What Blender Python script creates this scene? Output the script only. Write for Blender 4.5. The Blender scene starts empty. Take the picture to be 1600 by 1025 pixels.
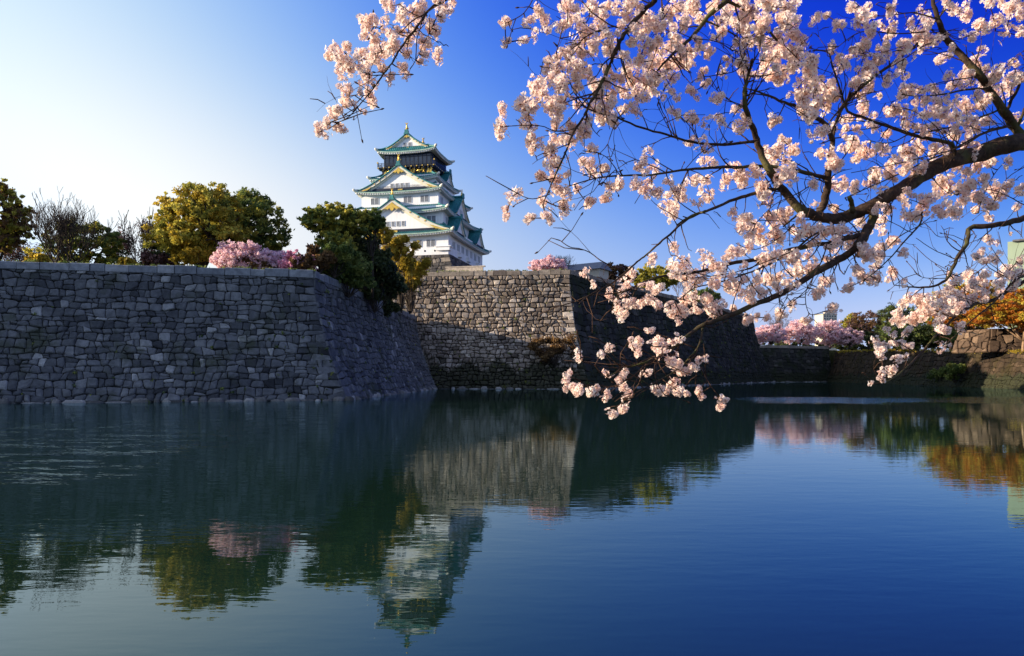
import bpy, math, random
import numpy as np
from mathutils import Vector, Matrix
R = math.radians
SC = bpy.context.scene
COL = SC.collection
# ---------------------------------------------------------------- camera
F, HZ, CH = 1150.0, 585.0, 3.75          # focal length and horizon in photo pixels, eye height above the water
cam = bpy.data.objects.new('camera', bpy.data.cameras.new('camera'))
COL.objects.link(cam)
cam.location = (0, 0, CH); cam.rotation_euler = (R(90), 0, 0)
cam.data.sensor_width = 36; cam.data.lens = 36 * F / 1600
cam.data.shift_y = (HZ - 512.5) / 1600
cam.data.clip_start = 0.05; cam.data.clip_end = 20000
SC.camera = cam
# ---------------------------------------------------------------- sky and sun
EXPO = 1.0                              # the photograph is exposed bright
SUN_EL, SUN_AZ = R(13.0), R(-95.5)        # azimuth from +Y, clockwise
sdir = Vector((math.sin(SUN_AZ) * math.cos(SUN_EL), math.cos(SUN_AZ) * math.cos(SUN_EL), math.sin(SUN_EL)))
W = bpy.data.worlds.new('World'); SC.world = W; W.use_nodes = True
nt = W.node_tree; nt.nodes.clear()
def N(t, **k):
    n = nt.nodes.new(t)
    for a, b in k.items(): setattr(n, a, b)
    return n
L = nt.links.new
sky = N('ShaderNodeTexSky', sky_type='NISHITA', sun_disc=False, sun_elevation=SUN_EL, sun_rotation=SUN_AZ,
        altitude=0, air_density=1.0, dust_density=0.6, ozone_density=2.0)
tc = N('ShaderNodeTexCoord')
# log-radiance of the clear, polarised sky as a smooth function of direction (x to the east, z up): white towards the sun's side, deep blue away from it
SKYC = [(-0.847, -0.5655, -0.1808), (0.4802, -0.1451, -0.1708), (7.4448, 4.1096, 0.7604), (0.5666, 0.9413, 1.3305), (-20.6744, -8.8825, 1.344), (-49.4954, -25.9849, -1.7451), (3.8989, 2.1686, -0.7556), (48.0599, 23.5623, 0.1734), (-7.5468, -5.1819, -4.3536), (6.072, -1.4183, -4.5379)]
nrm_ = N('ShaderNodeVectorMath', operation='NORMALIZE'); L(tc.outputs['Generated'], nrm_.inputs[0])
sep = N('ShaderNodeSeparateXYZ'); L(nrm_.outputs[0], sep.inputs[0])
def clampn(src, lo, hi):
    c = N('ShaderNodeClamp'); c.inputs['Min'].default_value = lo; c.inputs['Max'].default_value = hi; L(src, c.inputs['Value']); return c.outputs[0]
def mul(p, q):
    m = N('ShaderNodeMath', operation='MULTIPLY'); L(p, m.inputs[0]); L(q, m.inputs[1]); return m.outputs[0]
sx_, sz_ = clampn(sep.outputs['X'], -.60, .56), clampn(sep.outputs['Z'], .07, .66)
x2, z2 = mul(sx_, sx_), mul(sz_, sz_)
terms = [sx_, sz_, x2, mul(sx_, sz_), z2, mul(x2, sx_), mul(z2, sz_), mul(x2, sz_), mul(z2, sx_)]
acc = None
for c, t in zip(SKYC[1:], terms):
    v = N('ShaderNodeVectorMath', operation='MULTIPLY_ADD'); L(t, v.inputs[0]); v.inputs[1].default_value = c
    if acc is None: v.inputs[2].default_value = SKYC[0]
    else: L(acc, v.inputs[2])
    acc = v.outputs[0]
sp = N('ShaderNodeSeparateXYZ'); L(acc, sp.inputs[0]); cb = N('ShaderNodeCombineXYZ')
for k in range(3):
    m = N('ShaderNodeMath', operation='EXPONENT'); L(sp.outputs[k], m.inputs[0]); L(clampn(m.outputs[0], 0, (1.7, 1.9, 2.2)[k]), cb.inputs[k])
# the clear, polarised blue of the photograph's air, laid over the physical sky
skm = N('ShaderNodeMix', data_type='RGBA'); skm.inputs['Factor'].default_value = 0.97
sks = N('ShaderNodeVectorMath', operation='SCALE'); sks.inputs['Scale'].default_value = 0.10
L(sky.outputs['Color'], sks.inputs[0])
L(sks.outputs[0], skm.inputs['A']); L(cb.outputs[0], skm.inputs['B'])
# behind the camera the sky is milkier
bk = N('ShaderNodeMapRange', clamp=True); bk.inputs['From Min'].default_value = 0.15; bk.inputs['From Max'].default_value = -0.45; bk.inputs['To Max'].default_value = 0.75
L(sep.outputs['Y'], bk.inputs['Value'])
skb = N('ShaderNodeMix', data_type='RGBA'); skb.inputs['B'].default_value = (0.45, 0.61, 0.95, 1)
L(bk.outputs[0], skb.inputs['Factor']); L(skm.outputs['Result'], skb.inputs['A'])
bg = N('ShaderNodeBackground'); bg.inputs['Strength'].default_value = 2 ** -EXPO
L(skb.outputs['Result'], bg.inputs['Color'])
wo = N('ShaderNodeOutputWorld'); L(bg.outputs[0], wo.inputs[0])
sl = bpy.data.lights.new('sun', 'SUN'); sl.energy = 5.0; sl.angle = R(0.55); sl.color = (1.0, 0.85, 0.66)
so = bpy.data.objects.new('sun', sl); COL.objects.link(so)
so.rotation_euler = sdir.to_track_quat('Z', 'Y').to_euler()
SC.view_settings.view_transform = 'Standard'; SC.view_settings.look = 'None'
SC.view_settings.exposure = EXPO; SC.view_settings.gamma = 1.0
SC.cycles.max_bounces = 6; SC.cycles.transparent_max_bounces = 4
SC.cycles.caustics_reflective = False; SC.cycles.caustics_refractive = False

def at(px, py, Y):
    return Vector(((px - 800) / F * Y, Y, CH + (HZ - py) / F * Y))
# ---------------------------------------------------------------- helpers
def tag(o, label=None, cat=None, group=None, kind=None):
    if label: o['label'] = label
    if cat: o['category'] = cat
    if group: o['group'] = group
    if kind: o['kind'] = kind
    return o
def empty(name, loc, label, cat, group=None, rz=0):
    o = bpy.data.objects.new(name, None); COL.objects.link(o)
    o.location = loc; o.rotation_euler = (0, 0, rz); o.empty_display_size = 0.5
    return tag(o, label, cat, group)
def link(name, me, parent=None, mat=None):
    o = bpy.data.objects.new(name, me); COL.objects.link(o)
    if mat is not None and not me.materials:
        for m in (mat if isinstance(mat, (list, tuple)) else [mat]): me.materials.append(m)
    if parent is not None: o.parent = parent
    return o
class MB:
    """collects faces; build() links them as one object"""
    def __init__(s): s.v = []; s.f = []; s.mi = []; s.r = []; s.cur = 0; s.rv = 0.5; s.sm = []
    smooth = False
    def add(s, vs, fs, off=None):
        b = len(s.v); s.v += [tuple(p) for p in vs]
        for f in fs:
            s.f.append([i + b for i in f]); s.mi.append(s.cur); s.r.append(s.rv); s.sm.append(s.smooth)
    def quad(s, a, b, c, d): s.add([a, b, c, d], [(0, 1, 2, 3)])
    def box(s, x0, x1, y0, y1, z0, z1):
        s.add([(x0,y0,z0),(x1,y0,z0),(x1,y1,z0),(x0,y1,z0),(x0,y0,z1),(x1,y0,z1),(x1,y1,z1),(x0,y1,z1)],
              [(0,3,2,1),(4,5,6,7),(0,1,5,4),(1,2,6,5),(2,3,7,6),(3,0,4,7)])
    def obox(s, c, ax, ay, az):
        c, ax, ay, az = map(Vector, (c, ax, ay, az)); p = []
        for k in (-1, 1):
            for i, j in ((-1,-1),(1,-1),(1,1),(-1,1)): p.append(c + ax*i + ay*j + az*k)
        s.add(p, [(0,3,2,1),(4,5,6,7),(0,1,5,4),(1,2,6,5),(2,3,7,6),(3,0,4,7)])
    def bar(s, a, b, w, h):
        a, b = Vector(a), Vector(b); d = b - a
        if d.length < 1e-6: return
        t = d.normalized(); up = Vector((0,0,1)) if abs(t.z) < .95 else Vector((1,0,0))
        x = t.cross(up).normalized(); y = x.cross(t)
        s.obox((a + b) / 2, x * w / 2, d / 2, y * h / 2)
    def tube(s, pts, rad, n=6, cap=True):
        pts = [Vector(p) for p in pts]
        if not isinstance(rad, (list, tuple)): rad = [rad] * len(pts)
        up = Vector((0.31, 0.2, 0.93)); vs = []
        for i, p in enumerate(pts):
            t = (pts[min(i+1, len(pts)-1)] - pts[max(i-1, 0)])
            t = t.normalized() if t.length > 1e-9 else Vector((0,0,1))
            x = t.cross(up)
            if x.length < 1e-3: x = t.cross(Vector((1,0,0)))
            x.normalize(); y = t.cross(x)
            for k in range(n):
                a = 2*math.pi*k/n; vs.append(p + (x*math.cos(a) + y*math.sin(a)) * rad[i])
        fs = []
        for i in range(len(pts)-1):
            for k in range(n):
                k2 = (k+1) % n; fs.append((i*n+k, i*n+k2, (i+1)*n+k2, (i+1)*n+k))
        if cap: fs.append(tuple(range(n))[::-1]); fs.append(tuple((len(pts)-1)*n+k for k in range(n)))
        o = s.smooth; s.smooth = True; s.add(vs, fs); s.smooth = o
    def mesh(s, name, mat):
        me = bpy.data.meshes.new(name); me.from_pydata(s.v, [], s.f)
        for m in (mat if isinstance(mat, (list, tuple)) else [mat]): me.materials.append(m)
        if s.f:
            me.polygons.foreach_set('material_index', s.mi)
            me.polygons.foreach_set('use_smooth', s.sm)
            a = me.attributes.new('rnd', 'FLOAT', 'FACE'); a.data.foreach_set('value', s.r)
        me.update(); return me
    def build(s, name, mat, parent=None): return link(name, s.mesh(name, mat), parent)
def np_mesh(name, V, Fc, mats, mi=None, rnd=None, smooth=None):
    """V (n,3); Fc (m,4) quads"""
    me = bpy.data.meshes.new(name); n, m = len(V), len(Fc)
    me.vertices.add(n); me.vertices.foreach_set('co', np.asarray(V, np.float32).ravel())
    me.loops.add(m*4); me.loops.foreach_set('vertex_index', np.asarray(Fc, np.int32).ravel())
    me.polygons.add(m); me.polygons.foreach_set('loop_start', np.arange(m, dtype=np.int32)*4)
    for x in mats: me.materials.append(x)
    if mi is not None: me.polygons.foreach_set('material_index', np.asarray(mi, np.int32))
    if smooth is not None: me.polygons.foreach_set('use_smooth', np.full(m, smooth))
    if rnd is not None:
        a = me.attributes.new('rnd', 'FLOAT', 'FACE'); a.data.foreach_set('value', np.asarray(rnd, np.float32))
    me.update(calc_edges=True); return me
# ---------------------------------------------------------------- materials
class Mat:
    def __init__(s, name):
        s.m = bpy.data.materials.new(name); s.m.use_nodes = True; s.t = s.m.node_tree
        s.b = s.t.nodes['Principled BSDF']; s.o = s.t.nodes['Material Output']
    def n(s, t, **k):
        n = s.t.nodes.new(t)
        for a, b in k.items():
            if hasattr(n, a): setattr(n, a, b)
            else: n.inputs[a].default_value = b
        return n
    def l(s, a, b): s.t.links.new(a, b)
    def ramp(s, fac, stops, interp='LINEAR'):
        r = s.n('ShaderNodeValToRGB'); e = r.color_ramp.elements; r.color_ramp.interpolation = interp
        e[0].position, e[0].color = stops[0][0], (*stops[0][1], 1)
        e[1].position, e[1].color = stops[-1][0], (*stops[-1][1], 1)
        for p, c in stops[1:-1]: e.new(p).color = (*c, 1)
        s.l(fac, r.inputs[0]); return r.outputs[0]
    def coord(s, scale=(1,1,1)):
        t = s.n('ShaderNodeTexCoord'); m = s.n('ShaderNodeMapping'); m.inputs['Scale'].default_value = scale
        s.l(t.outputs['Object'], m.inputs[0]); return m.outputs[0]
    def noise(s, scale, detail=4, co=None, rough=.55):
        x = s.n('ShaderNodeTexNoise'); x.inputs['Scale'].default_value = scale; x.inputs['Detail'].default_value = detail
        x.inputs['Roughness'].default_value = rough
        s.l(co if co is not None else s.coord(), x.inputs['Vector']); return x.outputs[0]
    def attr(s, name='rnd'):
        a = s.n('ShaderNodeAttribute', attribute_name=name); return a.outputs['Fac']
    def mix(s, f, a, b, blend='MIX'):
        m = s.n('ShaderNodeMix', data_type='RGBA', blend_type=blend)
        for k, x in (('Factor', f), ('A', a), ('B', b)):
            if isinstance(x, (int, float)): m.inputs[k].default_value = x
            elif isinstance(x, tuple): m.inputs[k].default_value = (*x, 1)
            else: s.l(x, m.inputs[k])
        return m.outputs['Result']
    def bump(s, h, strength=.5, dist=.1):
        b = s.n('ShaderNodeBump'); b.inputs['Strength'].default_value = strength; b.inputs['Distance'].default_value = dist
        s.l(h, b.inputs['Height']); s.l(b.outputs[0], s.b.inputs['Normal']); return b
    def base(s, c, rough=.8, spec=.3, metal=0):
        if isinstance(c, tuple): s.b.inputs['Base Color'].default_value = (*c, 1)
        else: s.l(c, s.b.inputs['Base Color'])
        s.b.inputs['Roughness'].default_value = rough; s.b.inputs['Specular IOR Level'].default_value = spec
        s.b.inputs['Metallic'].default_value = metal; return s
def simple(name, c, rough=.8, var=.25, scale=3, bump=.15, spec=.3, metal=0):
    m = Mat(name); nz = m.noise(scale, 5)
    lo = tuple(x*(1-var) for x in c); hi = tuple(x*(1+var) for x in c)
    m.base(m.ramp(nz, [(.3, lo), (.7, hi)]), rough, spec, metal)
    if bump: m.bump(nz, bump, .05)
    return m.m
def stone_mat(name, stops, moss=None, bump=.5, moss_lo=.5, zgrow_shade=None):
    m = Mat(name); c = m.ramp(m.attr(), stops)
    nz = m.noise(1.3, 6, rough=.65)
    c = m.mix(.75, c, m.ramp(nz, [(.28, (.45,.45,.45)), (.72, (1.45,1.42,1.38))]), 'MULTIPLY')
    big = m.noise(.09, 3)
    c = m.mix(.6, c, m.ramp(big, [(.3, (.6,.6,.62)), (.7, (1.3,1.28,1.22))]), 'MULTIPLY')
    if moss:
        f = m.ramp(m.noise(.16, 5, rough=.7), [(moss_lo, (0,0,0)), (moss_lo+.14, (.85,.85,.85))])
        c = m.mix(f, c, moss)
    if zgrow_shade:      # moss climbing from the water in ragged tongues, with lower-wall shade painted into it
        t_ = m.n('ShaderNodeTexCoord'); s_ = m.n('ShaderNodeSeparateXYZ'); m.l(t_.outputs['Object'], s_.inputs[0])
        r_ = m.n('ShaderNodeMapRange'); m.l(s_.outputs['Z'], r_.inputs['Value']); r_.inputs['From Min'].default_value = zgrow_shade; r_.inputs['From Max'].default_value = 0.0
        r_.inputs['To Min'].default_value = -.28; r_.inputs['To Max'].default_value = .40
        ad = m.n('ShaderNodeMath', operation='ADD'); m.l(r_.outputs[0], ad.inputs[0]); m.l(m.noise(.22, 7, rough=.75), ad.inputs[1])
        c = m.mix(m.ramp(ad.outputs[0], [(.47, (0,0,0)), (.60, (.9,.9,.9))]), c, m.ramp(m.noise(2.2, 5), [(.3, (.012,.013,.008)), (.7, (.042,.046,.02))]))
    m.base(c, .9, .15); m.bump(m.noise(4, 6), bump, .12); return m.m
def leaf_mat(name, dark, mid, light, trans=.35):
    m = Mat(name); c = m.ramp(m.attr(), [(0, dark), (.5, mid), (1, light)])
    m.base(c, .6, .25)
    t = m.n('ShaderNodeBsdfTranslucent'); m.l(c, t.inputs[0])
    x = m.n('ShaderNodeMixShader'); x.inputs[0].default_value = trans
    m.l(m.b.outputs[0], x.inputs[1]); m.l(t.outputs[0], x.inputs[2]); m.l(x.outputs[0], m.o.inputs[0]); return m.m
def bark_mat(name, a, b, scale=8):
    m = Mat(name); nz = m.noise(scale, 6, rough=.7); m.base(m.ramp(nz, [(.35, a), (.65, b)]), .9, .15)
    m.bump(nz, .6, .03); return m.m
# ---------------------------------------------------------------- water and ground
wm = Mat('water')
co = wm.coord((1, 1, 1))
n1 = wm.noise(1.0, 3, wm.coord((.55, 1.5, 1)), .5)
n2 = wm.noise(1.0, 2, wm.coord((.10, .26, 1)), .5)
n3 = wm.noise(1.0, 2, wm.coord((1.6, 4.2, 1)), .5)
patch = wm.noise(1.0, 3, wm.coord((.016, .05, 1)), .6)
add = wm.n('ShaderNodeMath', operation='MULTIPLY_ADD'); wm.l(n2, add.inputs[0]); add.inputs[1].default_value = 1.6; wm.l(n1, add.inputs[2])
add3 = wm.n('ShaderNodeMath', operation='MULTIPLY_ADD'); wm.l(n3, add3.inputs[0]); add3.inputs[1].default_value = .38; wm.l(add.outputs[0], add3.inputs[2])
# breeze: the ripples are livelier towards the left bank and in patches
sx = wm.n('ShaderNodeSeparateXYZ'); wm.l(co, sx.inputs[0])
lf = wm.n('ShaderNodeMapRange'); wm.l(sx.outputs['X'], lf.inputs['Value'])
lf.inputs['From Min'].default_value = -2; lf.inputs['From Max'].default_value = -30; lf.inputs['To Min'].default_value = .5; lf.inputs['To Max'].default_value = 2.4
pr = wm.n('ShaderNodeMapRange'); wm.l(patch, pr.inputs['Value'])
pr.inputs['From Min'].default_value = .35; pr.inputs['From Max'].default_value = .68; pr.inputs['To Min'].default_value = .55; pr.inputs['To Max'].default_value = 1.7
am = wm.n('ShaderNodeMath', operation='MULTIPLY'); wm.l(lf.outputs[0], am.inputs[0]); wm.l(pr.outputs[0], am.inputs[1])
# a catspaw of wind crossing the far reach of the moat
def mr(src, a, b_, lo=0., hi=1.):
    n_ = wm.n('ShaderNodeMapRange'); n_.interpolation_type = 'SMOOTHSTEP'; wm.l(src, n_.inputs['Value'])
    for k_, v_ in (('From Min', a), ('From Max', b_), ('To Min', lo), ('To Max', hi)): n_.inputs[k_].default_value = v_
    return n_.outputs[0]
def mm(p_, q_, op='MULTIPLY'):
    n_ = wm.n('ShaderNodeMath', operation=op)
    for k_, v_ in enumerate((p_, q_)):
        if isinstance(v_, (int, float)): n_.inputs[k_].default_value = v_
        else: wm.l(v_, n_.inputs[k_])
    return n_.outputs[0]
yj = mm(sx.outputs['Y'], mm(wm.noise(1.0, 4, wm.coord((.05, .02, 1)), .6), 26.), 'ADD')
band = mm(mm(mr(yj, 104, 114), mr(yj, 138, 126)), mr(sx.outputs['X'], 24, 44))
band2 = mm(mr(yj, 258, 285), mr(sx.outputs['X'], 30, 70))
band3 = mm(mm(mr(sx.outputs['X'], -11, -20), mr(sx.outputs['Y'], 20, 28)), mr(yj, 92, 62))     # ruffled water by the long bastion
band3 = mm(band3, mr(wm.noise(1.0, 5, wm.coord((.22, .5, 1)), .7), .42, .58))
bands = mm(mm(mm(band, 7.), mm(band2, 6.), 'ADD'), mm(band3, 15.), 'ADD')
amx = mm(am.outputs[0], bands, 'ADD')
am2 = wm.n('ShaderNodeMath', operation='MULTIPLY'); wm.l(amx, am2.inputs[0]); am2.inputs[1].default_value = .0075
wb = wm.bump(add3.outputs[0], 1.0, 1.0)
wm.l(am2.outputs[0], wb.inputs['Distance'])
# murky green body under a mirror that strengthens towards grazing angles
wd_ = wm.n('ShaderNodeBsdfDiffuse'); wd_.inputs['Color'].default_value = (.008, .023, .013, 1)
wg_ = wm.n('ShaderNodeBsdfGlossy'); wg_.inputs['Color'].default_value = (.76, .92, 1.0, 1); wg_.inputs['Roughness'].default_value = .012
fr_ = wm.n('ShaderNodeFresnel'); fr_.inputs['IOR'].default_value = 1.47
mx_ = wm.n('ShaderNodeMixShader')
for s_ in (wd_, wg_, fr_): wm.l(wb.outputs[0], s_.inputs['Normal'])
wm.l(fr_.outputs[0], mx_.inputs[0]); wm.l(wd_.outputs[0], mx_.inputs[1]); wm.l(wg_.outputs[0], mx_.inputs[2]); wm.l(mx_.outputs[0], wm.o.inputs[0])
mb = MB(); mb.quad((-900, -60, 0), (900, -60, 0), (900, 900, 0), (-900, 900, 0))
tag(mb.build('water', wm.m), kind='structure')
M_grass = simple('grass', (.10, .095, .03), .95, .5, .8, .4)
M_earth = simple('earth', (.09, .075, .05), .95, .4, .6, .3)

def offset_k(nA, tA, nB): return (1 - nA.dot(nB)) / tA.dot(nB)
class Wall:
    """battered retaining wall: plan top-line points, left to right as seen from the moat"""
    def __init__(s, pts, H, B, Hs=None, power=1.55):
        s.p = [Vector(p) for p in pts]; s.H = H; s.B = B; s.pw = power
        s.t = [(s.p[i+1]-s.p[i]).normalized() for i in range(len(s.p)-1)]
        s.n = [Vector((t.y, -t.x)) for t in s.t]; s.Hs = Hs or [H]*len(pts)
    def b(s, f): return s.B * max(0, 1-f) ** s.pw
    def P(s, i, u, f, d=0):
        q = s.p[i] + s.t[i]*u + s.n[i]*(s.b(f)+d)
        Ln = (s.p[i+1]-s.p[i]).length; k = min(1, max(0, u/Ln)); H = s.Hs[i]*(1-k)+s.Hs[i+1]*k
        df = .05; sl = (s.b(f)-s.b(min(1, f+df)))/(df*H)     # a little lift with d: face normal tips up
        return (q.x, q.y, f*H + d*sl)
    def ends(s, i, f):
        Ln = (s.p[i+1]-s.p[i]).length; a, c = 0.0, Ln
        if i > 0: a = -offset_k(s.n[i], -s.t[i], s.n[i-1])*s.b(f)
        if i < len(s.t)-1: c = Ln + offset_k(s.n[i], s.t[i], s.n[i+1])*s.b(f)
        return a, c
def lay_stones(w, i, seed, ch=1.05, sw=1.55, depth=.22, gap=.024, f0=0.0, f1=1.0, uc=None, quoin=(True, True), tone=(0, 1), wob=1.0):
    """one face of fitted stones; every stone a bulged polygon with chamfered corners"""
    rg = random.Random(seed); mb = MB(); H = w.H
    rows = [f0*H]
    while rows[-1] < f1*H - ch*1.25: rows.append(rows[-1] + ch*rg.uniform(.72, 1.28))
    rows.append(f1*H); nr = len(rows)-1
    ph = [[rg.uniform(0, 6.3) for _ in range(3)] for _ in rows]
    def rowz(k, u):
        if k == 0 or k == nr: return rows[k]
        p = ph[k]; a = ch*.17*wob
        return rows[k] + a*(math.sin(u*.9/sw+p[0]) + .8*math.sin(u*2.3/sw+p[1]) + .6*math.sin(u*.31/sw+p[2]))
    def emit(poly, bul, q=False):
        c = Vector((sum(p[0] for p in poly)/len(poly), sum(p[1] for p in poly)/len(poly)))
        out = []; m = len(poly)
        for j in range(m):
            p, a, b = Vector(poly[j]), Vector(poly[j-1]), Vector(poly[(j+1) % m])
            ca = .07 if q else rg.choice((.06, .10, .16, .24))
            out.append(p + (a-p)*ca*.8); out.append(p + (b-p)*ca*.8)
        n = len(out); vs = []
        size = min((poly[1][0]-poly[0][0]) if m == 4 else 1, 2)
        tx, tz = rg.uniform(-.09, .09), rg.uniform(-.07, .10)
        for ins, dd in ((gap, -.16), (gap*1.3, .02), (gap*2+.05, bul*.70), (gap*2+.22, bul)):
            for p in out:
                d = c - p; Ld = max(d.length, 1e-3); q2 = p + d*min(ins/Ld, .62)
                z = dd + (rg.uniform(-.03, .03) if dd > 0 else 0)
                if dd > .03: z += (q2.x-c.x)*tx + (q2.y-c.y)*tz
                vs.append(w.P(i, q2.x, q2.y/H, z))
        vs.append(w.P(i, c.x, c.y/H, bul*1.05))
        fs = []
        for r in range(3):
            for j in range(n): fs.append((r*n+j, r*n+(j+1) % n, (r+1)*n+(j+1) % n, (r+1)*n+j))
        for j in range(n): fs.append((3*n+j, 3*n+(j+1) % n, 4*n))
        mb.rv = tone[0] + (tone[1]-tone[0])*min(1, max(0, rg.gauss(.47, .19) if rg.random() > .012 else .95)); mb.add(vs, fs)
    Ln = (w.p[i+1]-w.p[i]).length
    for k in range(nr):
        fm = (rows[k]+rows[k+1])/2/H
        aL0, aR0 = w.ends(i, rows[k]/H); aL1, aR1 = w.ends(i, rows[k+1]/H)
        lo, hi = (aL0+aL1)/2, (aR0+aR1)/2
        if uc: lo, hi = max(lo, uc[0]), min(hi, uc[1])
        br = [lo]
        if quoin[0]: br.append(lo + sw*(2.1 if k % 2 else 1.15)*rg.uniform(.9, 1.1))
        end = hi - (sw*(1.15 if k % 2 else 2.1)*rg.uniform(.9, 1.1) if quoin[1] else 0)
        while br[-1] < end - sw*1.3: br.append(br[-1] + sw*rg.uniform(.55, 1.45))
        if quoin[1]: br.append(end)
        br.append(hi)
        sl = [rg.uniform(-.16, .16)*sw*wob for _ in br]
        for j in range(len(br)-1):
            isq = (j == 0 and quoin[0]) or (j == len(br)-2 and quoin[1])
            def X(jj, top):
                if jj == 0: return max(aL1 if top else aL0, uc[0]) if uc else (aL1 if top else aL0)
                if jj == len(br)-1: return min(aR1 if top else aR0, uc[1]) if uc else (aR1 if top else aR0)
                return br[jj] + (sl[jj] if top else -sl[jj])
            x00, x10, x01, x11 = X(j, 0), X(j+1, 0), X(j, 1), X(j+1, 1)
            poly = [(x00, rowz(k, x00)), (x10, rowz(k, x10)), (x11, rowz(k+1, x11)), (x01, rowz(k+1, x01))]
            bul = depth*rg.uniform(.5, 1.25)
            if isq: emit(poly, depth*.7, True); continue
            z = rg.random()
            if z < .07:
                t = rg.uniform(.38, .62)
                m0 = ((poly[0][0]*(1-t)+poly[3][0]*t), poly[0][1]*(1-t)+poly[3][1]*t)
                t2 = min(.7, max(.3, t+rg.uniform(-.15, .15)))
                m1 = ((poly[1][0]*(1-t2)+poly[2][0]*t2), poly[1][1]*(1-t2)+poly[2][1]*t2)
                emit([poly[0], poly[1], m1, m0], bul*.8); emit([m0, m1, poly[2], poly[3]], bul*.8)
            elif z < .28:
                q = [Vector(p) for p in poly]; s = rg.choice((0, 1, 2, 3)); t = rg.uniform(.3, .45)
                a, p, b = q[s-1], q[s], q[(s+1) % 4]
                pa, pb = p+(a-p)*t, p+(b-p)*t
                emit([tuple(p), tuple(pb), tuple(pa)], bul*.6)
                rest = []
                for jj in range(4):
                    if jj == s: rest += [tuple(pa), tuple(pb)]
                    else: rest.append(tuple(q[jj]))
                emit(rest, bul)
            else: emit(poly, bul)
    return mb
def backing(w, faces, mat, name='core', parent=None, top=1.0):
    mb = MB(); K = 14
    for i in faces:
        for k in range(K):
            f0, f1 = k/K*top, (k+1)/K*top; a0, c0 = w.ends(i, f0); a1, c1 = w.ends(i, f1); S = 24
            for s in range(S):
                p = lambda a, c, t: a+(c-a)*t
                mb.quad(w.P(i, p(a0,c0,s/S), f0, -.16), w.P(i, p(a0,c0,(s+1)/S), f0, -.16), w.P(i, p(a1,c1,(s+1)/S), f1, -.16), w.P(i, p(a1,c1,s/S), f1, -.16))
    return mb.build(name, mat, parent)
def coping(w, faces, seed, h=1.25, lw=3.2, out=.22, inn=1.8, z0=0.0):
    rg = random.Random(seed); mb = MB()
    for i in faces:
        a, c = 0, (w.p[i+1]-w.p[i]).length; u = a - (.0 if i == faces[0] else 0)
        while u < c-.05:
            v = min(c, u + lw*rg.uniform(.6, 1.35))
            if c - v < lw*.4: v = c
            hh = h*rg.uniform(.86, 1.10); o = out + rg.uniform(-.11, .11); g = rg.uniform(.02, .06)
            vs = []
            for (dd, zz) in ((o-.05, 0), (o, .06), (o, hh-.1), (o-.12, hh), (-inn, hh), (-inn, 0)):
                for uu in (u+g, v-g):
                    q = w.p[i] + w.t[i]*uu + w.n[i]*dd; Ln = c; k = uu/Ln; H = w.Hs[i]*(1-k)+w.Hs[i+1]*k
                    vs.append((q.x, q.y, H + z0 + zz))
            m = 6; fs = [(2*j, 2*j+1, 2*((j+1) % m)+1, 2*((j+1) % m)) for j in range(m)]
            fs += [tuple(2*j for j in range(m))[::-1], tuple(2*j+1 for j in range(m))]
            mb.rv = min(1, max(0, rg.gauss(.5, .2))); mb.add(vs, fs); u = v
    return mb
def footing(w, i, seed, uc, lw=1.5):
    """the pale row of boulders that breaks the water surface"""
    rg = random.Random(seed); mb = MB(); a, c = w.ends(i, 0); a, c = max(a, uc[0]), min(c, uc[1]); u = a
    while u < c:
        L_ = lw*rg.choice((.4, .6, .8, 1.0, 1.5))*rg.uniform(.8, 1.2); hh = rg.choice((.12, .25, .4, .6))*rg.uniform(.8, 1.2); o = rg.uniform(.3, .8)
        n = 9; vs = []; sk = rg.uniform(-.25, .25); fl = rg.uniform(.35, .7)
        for (zz, sc) in ((-.5, 1.0), (-.02, 1.02), (hh*.5, .93), (hh*.88, .70), (hh, fl*.7)):
            for k in range(n):
                t = -1+2*k/(n-1); x = u + L_/2 + (t*sc + sk*(zz/hh if zz > 0 else 0)*.4)*L_/2*(1 + rg.uniform(-.05, .05))
                q = w.P(i, x, 0, -.15 + (o*(max(0, 1-abs(t)**2.6))**.5 + .12)*sc + rg.uniform(-.04, .04))
                vs.append((q[0], q[1], zz + rg.uniform(-.04, .04)*(zz > 0)))
        m = 5; fs = [(l*n+k, l*n+k+1, (l+1)*n+k+1, (l+1)*n+k) for l in range(m-1) for k in range(n-1)]
        fs.append(tuple(range((m-1)*n, m*n)))
        mb.rv = rg.random(); mb.add(vs, fs); u += L_*rg.uniform(.9, 1.0) + (rg.random() < .15)*rg.uniform(.1, .5)
    return mb
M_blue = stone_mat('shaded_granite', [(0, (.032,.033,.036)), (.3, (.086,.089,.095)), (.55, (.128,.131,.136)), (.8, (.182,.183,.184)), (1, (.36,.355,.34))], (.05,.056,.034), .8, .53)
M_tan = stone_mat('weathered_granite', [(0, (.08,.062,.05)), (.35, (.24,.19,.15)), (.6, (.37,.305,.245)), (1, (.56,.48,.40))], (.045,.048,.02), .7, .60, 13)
M_dark = stone_mat('shaded_mossy_granite', [(0, (.013,.013,.012)), (.5, (.040,.037,.033)), (1, (.10,.09,.078))], (.026,.03,.013), .6, .46, 9)  # mossy stone, darkened further so the tone itself carries the walls' shade
M_cope = stone_mat('coping_granite', [(0, (.13,.14,.155)), (.5, (.22,.23,.245)), (1, (.33,.33,.33))], None, .4)
M_copet = stone_mat('warm_coping_granite', [(0, (.16,.13,.11)), (.5, (.29,.24,.19)), (1, (.42,.35,.28))], None, .4)
M_foot = stone_mat('bleached_granite', [(0, (.08,.078,.072)), (.5, (.19,.18,.165)), (1, (.36,.34,.31))], None, .5)
M_core = simple('joint_earth', (.02, .019, .017), 1, .3)

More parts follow.
